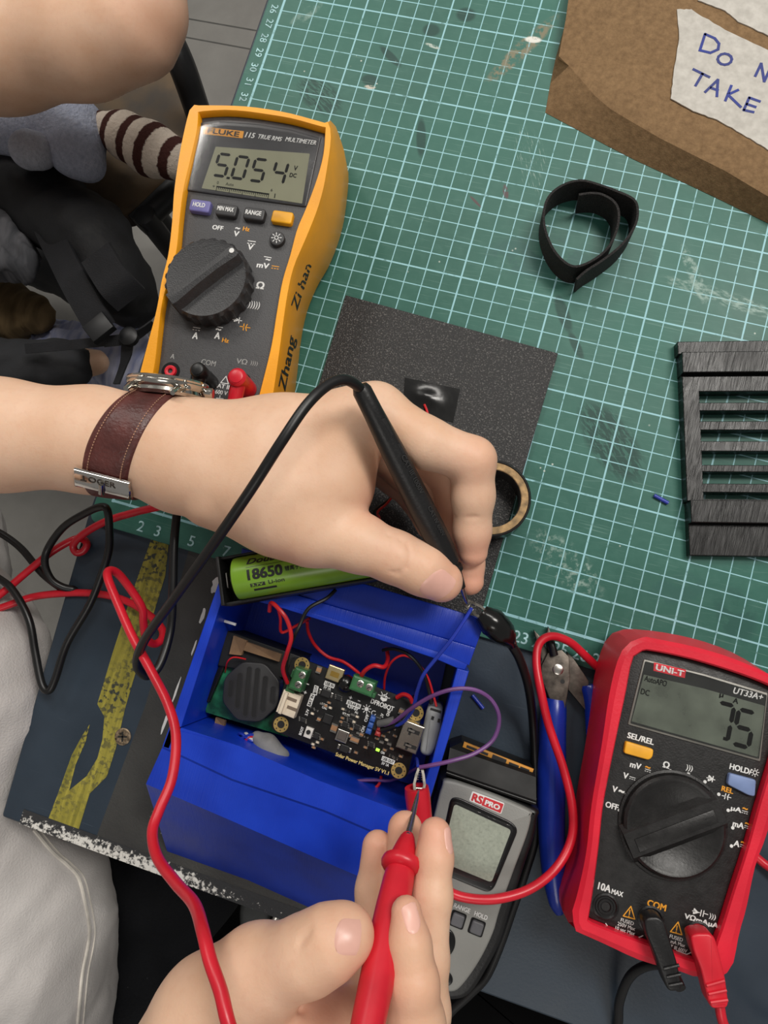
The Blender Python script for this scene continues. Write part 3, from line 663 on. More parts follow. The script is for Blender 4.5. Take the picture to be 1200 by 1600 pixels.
    f.seg([(946.4, 1442.8), (953.5, 1452.7), (996, 1465.4), (1004.5, 1461.8)], W, 1.3); f.seg([(1057, 1485), (1073, 1491), (1080, 1488)], W, 1.3)
    for x, y in ((946.4, 1416.5), (1017, 1436), (1091, 1460)):
        q = P(x, y, ZF); mesh('input_jack', lathe((q.x, q.y, ZF), (0, 0, 1), [(-.02, rad(20, q)), (.04, rad(20, q)), (.06, rad(17, q)), (.01, rad(15, q)), (.01, rad(12.5, q)), (.05, rad(11.5, q)), (.05, rad(8, q)), (-.02, rad(6, q))], 28), M['black_plastic'], root)
    return root
meter_r = red_meter()

# ------------------------------------------------------------------ grey hand-held meter
def grey_meter():
    ZF = 3.0
    root = thing('handheld_meter', 'grey and black handheld meter with a blank screen, between the blue box and the pliers', 'meter', P(740, 1400, ZT))
    gm = mat('warm_grey_shell', (132, 132, 128), .45, var=.03, vs=30, bump=.12, bs=1300); bk = M['black_plastic']
    axd = (P(700, 1560, ZF) - P(765, 1245, ZF)).normalized()
    front = [(700, 1219), (760, 1238), (826, 1266), (830, 1276), (828, 1290), (821, 1313), (803, 1361), (781, 1423), (770, 1460), (749, 1503), (723, 1540), (706, 1551), (680, 1546), (650, 1532), (644, 1500), (650, 1440), (660, 1370), (670, 1310), (681, 1262), (690, 1230)]
    o = [Vector(v) for v in spl([tuple(P(*q, ZF)) for q in front], 4, closed=True)]
    mesh('front_shell', prism(o, ZF - .7, ZF, .12), gm, root)
    back = [(694, 1212), (760, 1232), (836, 1262), (839, 1280), (834, 1308), (816, 1362), (797, 1425), (783, 1470), (760, 1515), (735, 1552), (708, 1562), (670, 1556), (640, 1540), (636, 1500), (642, 1440), (652, 1370), (662, 1310), (674, 1262), (684, 1228)]
    ob = [Vector(v) for v in spl([tuple(P(*q, ZF - .5)) for q in back], 4, closed=True)]
    mesh('back_shell', prism(ob, ZT + .02, ZF - .35, .25, .2), bk, root)
    # sensor head: wedge with an orange strip on its end
    h0 = [P(*q, ZF - .3) for q in ((697, 1210), (836, 1258))]; h1 = [P(*q, ZF - .45) for q in ((703, 1168), (837, 1214))]
    up = (h1[0] - h0[0]).normalized()
    def xs(p, e, z, zb): return [Vector((p.x, p.y, z)), Vector((e.x, e.y, z)), Vector((e.x, e.y, zb)), Vector((p.x, p.y, zb))]
    e0 = P(722, 1160, ZF - .75); e1 = P(834, 1203, ZF - .75)
    hd = loft([xs(h0[0], h0[1], ZF - .25, ZT + .3), xs(h0[0] + up * .25, h0[1] + up * .25, ZF - .1, ZT + .3), xs(h1[0], h1[1], ZF - .4, ZT + .3), xs(e0, e1, ZF - .85, ZT + .35)])
    head = mesh('sensor_head', hd, mat('head_black', (18, 18, 18), .55, spec=.3), root, smooth=False)
    for k in (.12, .3): mesh('ridge', tube([h0[0] + up * k + Vector((0, 0, .17)), h0[1] + up * k + Vector((0, 0, .17))], .035, 8), bk, head)
    om = mat('orange_strip', (204, 140, 48), .5, var=.1)
    q0 = P(725, 1160, ZF - .62); q1 = P(834, 1203, ZF - .62); dd = (q1 - q0).normalized(); s2 = Vector((-dd.y, dd.x, 0))
    st = mesh('end_strip', obox((q0 + q1) / 2 + Vector((0, 0, -.14)) - s2 * .12, dd, s2, (q1 - q0).length, .3, .12, .03), om, head, label='orange strip with black lettering marks')
    for t0, t1, w in ((.05, .2, .12), (.22, .36, .12), (.42, .62, .2), (.66, .8, .1), (.82, .95, .1)):
        c = q0.lerp(q1, (t0 + t1) / 2) - s2 * .12 + Vector((0, 0, -.02)); mesh('end_mark', obox(c, dd, s2, (q1 - q0).length * (t1 - t0), w, .01), M['black_ink'], st, smooth=False)
    f = Face(ZF, (722, 1418.7), (751.5, 1430.7), root); W = M['white_print']
    f.quad([(704, 1247), (716, 1246), (800, 1285), (810, 1297), (772, 1389), (762, 1395), (690, 1365), (682, 1350)], ZF - .1, ZF + .07, M['black_gloss'], 'screen_bezel', r=.25, bev=.05)
    sm = mat('blank_lcd', (176, 182, 168), .3, var=.04, vs=900)
    f.quad([(710, 1256), (799, 1297), (768, 1379), (688, 1346)], ZF, ZF + .085, sm, 'lcd_screen', r=.15)
    f.quad([(707, 1250), (804, 1293), (770, 1388), (684, 1354)], ZF + .1, ZF + .13, M['clear'], 'clear_window', r=.2, bev=.02)
    f.quad([(738, 1236), (788.5, 1255), (783, 1272), (733, 1251)], ZF - .01, ZF + .012, W, 'brand_badge', r=.06)
    rd = mat('badge_red', (196, 44, 52), .5)
    f.quad([(757, 1245), (787, 1256.5), (782, 1270.5), (752, 1258)], ZF, ZF + .018, rd, 'badge_field', r=.03)
    f4 = Face(ZF + .02, (735, 1246), (785, 1266), root); f4.T('RS', 746, 1248, 17, 12, rd, .04); f4.T('PRO', 769.5, 1257.8, 24, 8, W, .04)
    f.T('RANGE', 722, 1418.7, 26, 7, W, .02); f.T('HOLD', 751.5, 1430.5, 21, 7, W, .02)
    kb = mat('button_grey', (88, 88, 92), .5)
    for x, y in ((715, 1439), (745, 1451), (685, 1427)):
        c = P(x, y, ZF + .15); R_ = rad(12, c); r2 = rad(9.5, c)
        sq = lambda k: rnd([c + f.ex * a * k + f.ey * b * k for a, b in ((-1, -1), (1, -1), (1, 1), (-1, 1))], .1)
        mesh('button_well', prism(sq(R_), ZF - .05, ZF + .015), M['black_gloss'], root); mesh('button', prism(sq(r2), ZF - .05, ZF + .16, .06), kb, root)
    for x, y, w, h in ((694, 1474, 17, 22), (690, 1527, 18, 12)):
        c = P(x, y, ZF + .05); n = 28; o2 = [c + f.ex * rad(w, c) * math.cos(k * 2 * math.pi / n) + f.ey * rad(h, c) * math.sin(k * 2 * math.pi / n) for k in range(n)]
        mesh('oval_button', prism(o2, ZF - .05, ZF + .08, .05), M['black_gloss'], root)
    Face(ZF + .08, (722, 1418.7), (751.5, 1430.7), root).T('O', 697, 1527, 8, 8, W, .01)
    return root
meter_g = grey_meter()
# ------------------------------------------------------------------ gritty black panel with tape patch
def m_grit():
    n = NT('gritty_black'); co = n.coord(); v = n.voro(co, 1100); f = n.noise(co, 1300, 2)
    n.base(n.mix(n.ramp(f, .55, .72), (32, 32, 33), (108, 106, 104))); n.set(.6); n.bump(f, .6, .0008); return n.m
pk = [P(*q, .3) for q in ((540, 461), (872, 552), (748, 972), (419, 866))]
foam = mesh('textured_panel', prism(pk, .01, .3, .02), m_grit(), angle=.3); tag(foam, 'black gritty textured square panel lying on the mat under the hand', 'panel')
def m_tape():
    n = NT('black_tape'); co = n.coord(); f = n.noise(co, 110, 3); n.base((16, 16, 16)); n.set(.2); n.bump(f, .25, .0006); return n.m
M['tape_black'] = m_tape()
def patch():
    c = [P(*q, .31) for q in ((632.6, 590), (719, 608), (708, 660), (629, 640))]; n = 14; V = []; F = []
    for i in range(n + 1):
        for j in range(n + 1):
            u, v = i / n, j / n; q = c[0].lerp(c[1], u).lerp(c[3].lerp(c[2], u), v)
            b = math.exp(-((u - .42) ** 2 + (v - .45) ** 2) / .05) * .16 + math.exp(-((u - .33) ** 2) / .004) * max(0, v - .3) * .14 + .015 * math.sin(9 * u + 5 * v)
            V.append(q + Vector((0, 0, .02 + b * math.sin(math.pi * u) )))
    for i in range(n):
        for j in range(n): a = i * (n + 1) + j; F.append((a, a + 1, a + n + 2, a + n + 1))
    m_ = len(V); edge = [i * (n + 1) for i in range(n + 1)] + [n * (n + 1) + j for j in range(1, n + 1)] + [i * (n + 1) + n for i in range(n - 1, -1, -1)] + [j for j in range(n - 1, 0, -1)]
    V += [Vector((V[k].x, V[k].y, .3)) for k in edge]
    for k in range(len(edge)): l = (k + 1) % len(edge); F.append((edge[k], edge[l], m_ + l, m_ + k))
    return V, F
mesh('tape_patch', patch(), M['tape_black'], foam, label='crinkled glossy black tape patch')
redw = mat('red_wire', (200, 30, 36), .35); blkw = mat('black_wire', (20, 20, 20), .35)
mesh('panel_wire', tube(spl3([P(663, 632, .5), P(668, 646, .55), P(666, 660, .6), P(648, 720, .8), P(610, 780, 1.0), P(590, 800, 1.1), P(592, 815, 1), P(560, 850, .9)], 6), .065, 8), redw, foam)
mesh('panel_wire', tube(spl3([P(655, 640, .45), P(650, 665, .5), P(640, 720, .7), P(618, 770, .8), P(584, 800, .9), P(600, 822, .9), P(570, 860, .8)], 6), .06, 8), blkw, foam)

# ------------------------------------------------------------------ roll of tape
c = P(768, 778, 1.9); r1 = rad(61, c); r0 = rad(46, c)
troll = thing('tape_roll', 'nearly used-up roll of black tape on a cardboard core, beside the fingers', 'tape roll', (c.x, c.y, .3))
def ring(c, ro, ri, z0, z1, n=48): return loft([[Vector((c.x + r * math.cos(2 * math.pi * k / n), c.y + r * math.sin(2 * math.pi * k / n), z)) for k in range(n)] for r, z in ((ri, z0), (ro, z0), (ro, z1 - .03), (ro - .03, z1), (ri + .03, z1), (ri, z1 - .03))], loop=True)
mesh('tape', ring(c, r1, r1 - .12, .31, 1.92), M['black_gloss'], troll)
mesh('cardboard_core', ring(c, r1 - .1, r0, .31, 1.88), mat('core_card', (168, 138, 98), .8, var=.15, vs=300, bump=.4, bs=700), troll)
mesh('core_inner_wall', ring(c, r0 + .02, r0 - .03, .31, 1.8), mat('core_inner_wall', (44, 42, 42), .7, var=.3, vs=500), troll)  # inner wall of the core, in a darker tone than the card

# ------------------------------------------------------------------ hook and loop strap
pth = [(310, 1302), (350, 1268), (430, 1215), (520, 1140), (580, 1050), (588, 970), (560, 925), (480, 888), (400, 862), (320, 846), (240, 865), (180, 910), (152, 975), (152, 1060), (185, 1150), (235, 1215), (290, 1248), (350, 1235), (420, 1190), (470, 1130), (498, 1050), (498, 980), (470, 935), (420, 908), (370, 905), (318, 912)]
sp_ = spl3([P(800 + x / 3, y / 3, 1.75) for x, y in pth], 4); mm = len(sp_)
tilt = []
cen = P(800 + 350 / 3, 1070 / 3, 1.75)
pp = [Vector((v.x, v.y, .02 + .87 + (.03 * math.sin(i * .4)))) for i, v in enumerate(sp_)]
def m_velcro():
    n = NT('hook_and_loop'); co = n.coord(); f = n.noise(co, 1500, 3); n.base(n.mix(n.ramp(f, .35, .75), (17, 16, 16), (52, 49, 48))); n.set(.85); n.bump(f, .9, .001); return n.m
strap = mesh('cable_strap', strip(pp, 1.7, .12, up=Vector((0, 0, 1))), m_velcro(), angle=.9); tag(strap, 'coiled black hook-and-loop strap standing on edge below the paper parcel', 'strap')

# ------------------------------------------------------------------ black printed vent plate
def vent():
    root = thing('vent_plate', 'black 3D printed plate with horizontal slots at the right edge of the mat', 'vent plate', P(1180, 700, 0))
    def m_print():
        n = NT('black_printed_layers'); co = n.coord(); a = n.mapv(co, rot=(0, 0, math.radians(45)), sc=(2400, 40, 1)); f = n.noise(a, 1, 2); g = n.noise(co, 60, 3)
        n.base(n.mix(f, (11, 11, 11), (18, 18, 18))); n.set(n.ramp(g, .3, .7, .24, .36), spec=.4); n.bump(f, .5, .0005); return n.m
    m_ = m_print(); h = .75
    ex = (P(1200, 590, h) - P(1064, 591, h)).normalized(); ey = Vector((-ex.y, ex.x, 0)); o = P(1066, 591, h)
    def yv(py): return (P(1064 + (py - 532) * .028, py, h) - o).dot(ey)
    Wd = 11.6; x_in = (P(1092, 650, h) - P(1066, 650, h)).dot(ex)
    def bar(name, x0, x1, y0, y1, z0, z1, bev=.04, zt=None):
        pts = [o + ex * x0 + ey * y0, o + ex * x1 + ey * y0, o + ex * x1 + ey * y1, o + ex * x0 + ey * y1]
        if area2(pts) < 0: pts = pts[::-1]
        return mesh(name, prism(pts, z0, z1, bev), m_, root, smooth=False)
    bar('flange', -.12, Wd + .12, yv(552), yv(532), .02, .62); bar('flange', -.02, Wd, yv(584), yv(552), .02, .95)
    bar('flange', .1, Wd, yv(817), yv(782), .02, .95); bar('flange', .1, Wd, yv(867), yv(817), .02, .5)
    bar('frame', 0, Wd, yv(612), yv(588), .02, .75); bar('frame', 0, Wd, yv(783), yv(779), .02, .75)
    bar('frame', 0, x_in, yv(783), yv(610), .02, .752); bar('frame', Wd - x_in, Wd, yv(783), yv(610), .02, .752)
    for a, b in ((642, 629), (672, 658), (705, 689), (737, 726), (769, 755)): bar('slat', x_in - .05, Wd - x_in + .05, yv(a), yv(b), .1, .74)
    bar('frame', .02, Wd, yv(590), yv(582), .02, .5)
    return root
vent()

# ------------------------------------------------------------------ paper parcel with hand-lettered tape
def parcel():
    zt = 1.15
    def m_kraft():
        n = NT('kraft_paper'); co = n.coord(); f = n.noise(co, 300, 5, .7); g = n.noise(co, 14, 4); n.base(n.mix(n.ramp(f, .3, .7), (112, 88, 62), (142, 114, 82)))
        n.set(.85, spec=.2); n.bump(n.math('ADD', f, n.math('MULTIPLY', g, 2.0)), .35, .0012); return n.m
    top = [(888, 0), (884, 30), (873, 88), (889, 103), (910, 127), (930, 150), (953, 170), (990, 192), (1033, 217), (1085, 243), (1133, 267), (1200, 307), (1330, 380), (1420, 160), (1260, -120), (900, -60)]
    bot = [(890, 0), (885, 30), (868, 92), (860, 130), (852, 176), (895, 199), (953, 230), (990, 249), (1033, 269), (1085, 293), (1133, 316), (1200, 349), (1330, 420), (1420, 190), (1260, -100), (902, -45)]
    zt_l = [zt] * len(top); zt_l[2] = .8; zt_l[3] = .95; zt_l[4] = 1.05; zt_l[0] = zt_l[1] = 1.0
    T_ = [P(x, y, z) for (x, y), z in zip(top, zt_l)]; B_ = [P(x, y, .02) for x, y in bot]
    cen = sum(T_, Vector()) / len(T_); cen.z = zt + .15
    inner = [v.lerp(cen, .12) + Vector((0, 0, .06)) for v in T_]; inner2 = [v.lerp(cen, .5) for v in inner]
    body = loft([B_, [b.lerp(t, .5) + Vector((0, 0, 0)) for b, t in zip(B_, T_)], T_, inner, inner2])
    b = mesh('paper_parcel', body, m_kraft(), angle=.35); tag(b, 'brown kraft paper parcel with hand-lettered masking tape, top right corner', 'parcel')
    mt = NT('masking_tape'); co = mt.coord(); f = mt.noise(co, 260, 4); mt.base(mt.mix(mt.ramp(f, .3, .7), (176, 172, 164), (198, 194, 186))); mt.set(.7); mt.bump(mt.noise(co, 120, 4), .3, .001)
    def tp(pts, seed):
        random.seed(seed); q = []
        for i in range(len(pts)):
            a, c_ = pts[i], pts[(i + 1) % len(pts)]
            for k in range(6): t = k / 6; q.append((a[0] + (c_[0] - a[0]) * t + random.uniform(-2, 2), a[1] + (c_[1] - a[1]) * t + random.uniform(-2, 2)))
        return mesh('masking_tape', flatmesh([P(800 + x / 3, y / 3, zt + .17) for x, y in q], .06), mt.m, b, smooth=False)
    t1 = tp([(775, 42), (840, 45), (1000, 140), (1200, 235), (1500, 400), (1420, 820), (1200, 700), (1100, 640), (960, 560), (850, 520), (745, 460), (760, 330), (785, 180)], 1)
    tp([(870, 0), (1000, 50), (1060, 100), (1200, 165), (1400, 260), (1500, 60), (1300, -60), (900, -80)], 2)
    ink = mat('blue_marker', (34, 50, 132), .6)
    fz = Face(zt + .172, (1084, 100), (1180, 150), b)
    for st in ([(905, 160), (880, 238)], [(905, 160), (950, 180), (970, 205), (966, 232), (930, 248), (880, 236)], [(997 + 33 * math.cos(a), 278 + 26 * math.sin(a)) for a in [k * math.pi / 6 for k in range(13)]],
               [(1140, 357), (1168, 298), (1182, 382), (1212, 318)], [(850, 325), (925, 362)], [(893, 346), (860, 402)], [(905, 432), (965, 374), (960, 452)], [(932, 412), (965, 424)], [(1028, 402), (1000, 472)], [(1060, 422), (1012, 444), (1072, 502)], [(1112, 458), (1086, 516)], [(1112, 458), (1162, 476)], [(1100, 488), (1142, 502)], [(1086, 516), (1132, 526)]):
        fz.seg([(800 + x / 3, y / 3) for x, y in st], ink, 4.2, par=t1, name='lettering')
    return b
parcel()
# ------------------------------------------------------------------ wire offcuts
bw = mat('blue_wire', (38, 58, 170), .35)
for a, b, z, lab in (((1022, 774), (1044, 786), .1, 'short blue wire offcut on the mat beside the vent plate'), ((738, 1086), (755, 1107), ZT + .1, 'short blue wire offcut on the slate bench right of the blue box')):
    o = mesh('wire_offcut', tube([P(*a, z), P(*b, z)], .1, 10), bw); tag(o, lab, 'wire')
# ------------------------------------------------------------------ blue printed box
def m_blue():
    n = NT('blue_printed_plastic'); co = n.coord(); f = n.noise(n.mapv(co, rot=(0, 0, .9), sc=(2600, 60, 60)), 1, 2); g = n.noise(co, 40, 3)
    n.base(n.mix(n.ramp(g, .3, .7), (12, 50, 172), (18, 64, 200))); n.set(n.ramp(g, .3, .7, .28, .42)); n.bump(f, .25, .0005); return n.m
M['blue_print'] = m_blue()
def blue_box():
    root = thing('project_box', 'bright blue 3D printed open box holding the circuit boards', 'box', P(480, 1150, ZT)); m_ = M['blue_print']
    zr = 5.0; zb = ZT + .02
    def pr(pts, z0, z1, name, bev=.05): return mesh(name, prism([P(x, y, z1) for x, y in pts], z0, z1, bev), m_, root, angle=.3)
    def slab(q, name):  # q: 2 rails of points (same count) -> closed sheet solid
        return mesh(name, loft(q, closed=True), m_, root, angle=.25)
    # left wall: leans out at the top a little
    pr([(341, 911), (349, 930), (283, 1136), (262, 1142)], zb, zr, 'side_wall')
    pr([(714, 1044), (733, 1049), (671, 1252), (650, 1262), (676, 1187)], zb, zr, 'side_wall')
    # back wall with stepped flange
    pr([(352, 926), (440, 950), (535, 980), (679, 1029), (714, 1044), (726, 1047), (732, 1036), (690, 1018), (545, 972), (440, 940), (356, 914)], zb, zr, 'back_wall')
    pr([(352, 918), (440, 944), (545, 975), (690, 1021), (733, 1040), (743, 1012), (640, 981), (520, 947), (370, 900)], zr - .8, zr + .02, 'back_flange')
    pr([(370, 900), (520, 947), (640, 981), (743, 1012), (752, 988), (756, 967), (722, 957), (600, 921), (480, 886), (378, 856)], zr - .8, zr - .12, 'back_flange')
    # front: rim, stepped flange, sloping face
    def xsec(pts): return [P(*p) for p in pts]
    left = xsec([(283, 1137, zr), (262, 1141, zr), (252, 1170, zr), (252, 1171, zr - .13), (228, 1225, zr - .25), (234, 1266, 2.6), (262, 1331, zb)])
    right = xsec([(650, 1262, zr), (671, 1252, zr), (648, 1322, zr), (648, 1324, zr - .13), (622, 1392, zr - .25), (610, 1440, 2.6), (600, 1476, zb)])
    # longitudinal lines traced on the front, each from left to right
    lines = [[(264, 1138, zr), (372, 1165, zr), (499, 1220, zr), (622, 1266, zr), (662, 1266, zr)],
             [(254, 1166, zr), (363, 1217, zr), (508, 1266, zr), (600, 1306, zr), (652, 1318, zr)],
             [(253, 1169, zr - .12), (362, 1220, zr - .12), (507, 1269, zr - .12), (599, 1309, zr - .12), (651, 1321, zr - .12)],
             [(228, 1225, zr - .3), (363, 1283, zr - .3), (527, 1355, zr - .3), (600, 1386, zr - .3), (626, 1394, zr - .3)],
             [(261, 1330, zb), (387, 1375, zb), (499, 1425, zb), (560, 1450, zb), (608, 1468, zb)]]
    outer = [[P(*p) for p in l] for l in lines]; th = .28
    inner = [[v + Vector((0, 0, -th)) + ldir * (.0 if k < 3 else .25) for v in l] for k, l in enumerate(outer)]
    V = []; F = []
    for L in outer + inner: V += L
    nn = 5; K = len(outer)
    for k in range(K - 1):
        for j in range(nn - 1):
            a = k * nn + j; F.append((a, a + 1, a + nn + 1, a + nn)); b = (K + k) * nn + j; F.append((b, b + nn, b + nn + 1, b + 1))
    for j in range(nn - 1):
        F.append((j, j + K * nn, j + K * nn + 1, j + 1)); a = (K - 1) * nn + j; F.append((a, a + 1, a + K * nn + 1, a + K * nn))
    for e in (0, nn - 1):
        for k in range(K - 1): a = k * nn + e; F.append((a, a + nn, a + nn + K * nn, a + K * nn))
    mesh('front_panel', (V, F), m_, root, angle=.15)
    # end webs of the sloping front
    for e in (0, 4):
        pts = [o[e] for o in outer]; pts.append(Vector((pts[0].x, pts[0].y, zb)))
        q = [p + (fdir * .05 if e == 0 else -fdir * .3) for p in pts]; q2 = [p + fdir * .25 for p in q]
        mesh('end_web', loft([q, q2]), m_, root, angle=.3)
    mesh('front_wall', prism([P(x, y, zr - .02) for x, y in ((283, 1137), (372, 1165), (499, 1220), (650, 1280), (646, 1286), (497, 1228), (370, 1172), (278, 1144))], zb, zr - .03), m_, root)
    mesh('base_plate', prism([P(x, y, 0) for x, y in ((372, 930), (700, 1022), (655, 1230), (310, 1120))], zb, zb + .25), m_, root)
    # small inner ledge
    mesh('ledge', obox(P(357, 972, 3.6), fdir, ldir, .8, .12, .12), M['white_print'], root)
    return root
box_b = blue_box()

# ------------------------------------------------------------------ battery and holder on the back flange
zb_ = 5.06; ha = P(348, 905, 6.1); hb = P(640, 858, 6.1); hx = (hb - ha).normalized(); hy = Vector((-hx.y, hx.x, 0))
hx = (P(600, 912, 6.1) - P(360, 953, 6.1)).normalized(); hy = Vector((-hx.y, hx.x, 0)); hc = P(346, 909, 6.1)
holder = thing('battery_holder', 'black plastic single-cell battery holder resting on the back of the blue box', 'battery holder', (hc.x + hx.x * 3.8, hc.y + hx.y * 3.8, zb_)); bp = M['black_plastic']
HL = 7.7; HW = 2.15
def hp(a, b, z): return hc + hx * a + hy * b + Vector((0, 0, z - 6.1))
def hbox(name, a0, a1, b0, b1, z0, z1, m_=bp, par=holder): return mesh(name, prism([hp(a0, b0, 0), hp(a1, b0, 0), hp(a1, b1, 0), hp(a0, b1, 0)], z0, z1, .05), m_, par, angle=.3)
hbox('tray', 0, HL, -HW / 2, HW / 2, zb_, zb_ + .15)
hbox('side_rail', 0, HL, -HW / 2, -HW / 2 + .13, zb_, zb_ + 1.15); hbox('side_rail', 0, HL, HW / 2 - .13, HW / 2, zb_, zb_ + 1.15)
hbox('end_wall', 0, .16, -HW / 2, HW / 2, zb_, zb_ + 1.5); hbox('end_wall', HL - .16, HL, -HW / 2, HW / 2, zb_, zb_ + 1.5)
hbox('contact', .3, .36, -.35, .35, zb_ + .3, zb_ + 1.3, M['steel']); hbox('contact', .48, .52, -.15, .15, zb_ + .3, zb_ + 1.2, M['steel'])
bz = zb_ + .15 + .925; br = .925
gm_ = mat('green_wrap', (116, 158, 42), .3, var=.04, vs=30)
batt = thing('battery', 'green cylindrical rechargeable lithium cell in the black holder', 'battery', hp(3.8, 0, zb_ + .15))
def cyl(a0, a1, prof): return lathe(hp(a0, 0, bz), hx, prof, 40)
bl0 = .68; bl1 = 7.3; LB = bl1 - bl0
mesh('sleeve', cyl(bl0, bl1, [(0, .5), (.0, .8), (.06, .9), (.2, .925), (LB - .2, .925), (LB - .06, .9), (LB, .8), (LB, .5)]), gm_, batt)
mesh('terminal', cyl(bl0, bl1, [(-.03, .55), (-.03, .1), (.1, .55)]), M['steel'], batt)
def wrap(s, a, ang, w, h, m_, bold=.01, shear=0.0):
    """lettering wrapped round the cell: a = distance of text start along the cell, ang = angle of its centre line"""
    V, F = text_geo(s, 1.0, bold, shear); x0 = min(v.x for v in V); x1 = max(v.x for v in V); y0 = min(v.y for v in V); y1 = max(v.y for v in V); out = []
    bm = bmesh.new(); bv_ = [bm.verts.new(v) for v in V]
    for q in F:
        try: bm.faces.new([bv_[i] for i in q])
        except ValueError: pass
    for k in range(1, 7): bmesh.ops.bisect_plane(bm, geom=bm.verts[:] + bm.edges[:] + bm.faces[:], plane_co=(0, y0 + (y1 - y0) * k / 7, 0), plane_no=(0, 1, 0))
    bm.verts.index_update(); V = [v.co.copy() for v in bm.verts]; F = [tuple(v.index for v in q.verts) for q in bm.faces]; bm.free()
    for v in V:
        u = a + (v.x - x0) / (x1 - x0) * w; t = ang + ((v.y - (y0 + y1) / 2) / (y1 - y0) * h) / br; r_ = br + .004 + (v.z + .002 if v.z > 0 else 0)
        out.append(hp(u, math.sin(t) * r_, 6.1) + Vector((0, 0, bz - 6.1 + math.cos(t) * r_)))
    mesh('lettering', (out, F), m_, batt, smooth=False)
K = M['black_ink']
def band(a0, a1, t0, t1, m_, name='printed_band'):
    n = 8; V = []; 
    for a in (a0, a1):
        for k in range(n + 1): t = t0 + (t1 - t0) * k / n; V.append(hp(a, math.sin(t) * (br + .006), 6.1) + Vector((0, 0, bz - 6.1 + math.cos(t) * (br + .006))))
    mesh(name, (V, [(k, k + 1, n + 2 + k, n + 1 + k) for k in range(n)]), m_, batt)
wrap('Doublepow', 1.45, .62, 2.75, .42, K, .02, .25)
band(1.42, 4.9, .33, .35, K); wrap('18650', 1.45, -.02, 1.55, .46, K, .035); wrap('锂离子充电电池', 3.1, -.02, 1.5, .2, K, .01); wrap('2024-12', 5.3, -.12, 1.35, .18, K, .01)
band(1.5, 2.15, -.62, -.44, K); wrap('3.7V', 1.56, -.53, .5, .12, gm_, .02); wrap('Li-ion', 2.3, -.5, .7, .17, K, .01); band(1.6, 2.6, -.86, -.74, K)
band(4.85, 5.6, .18, .36, K)

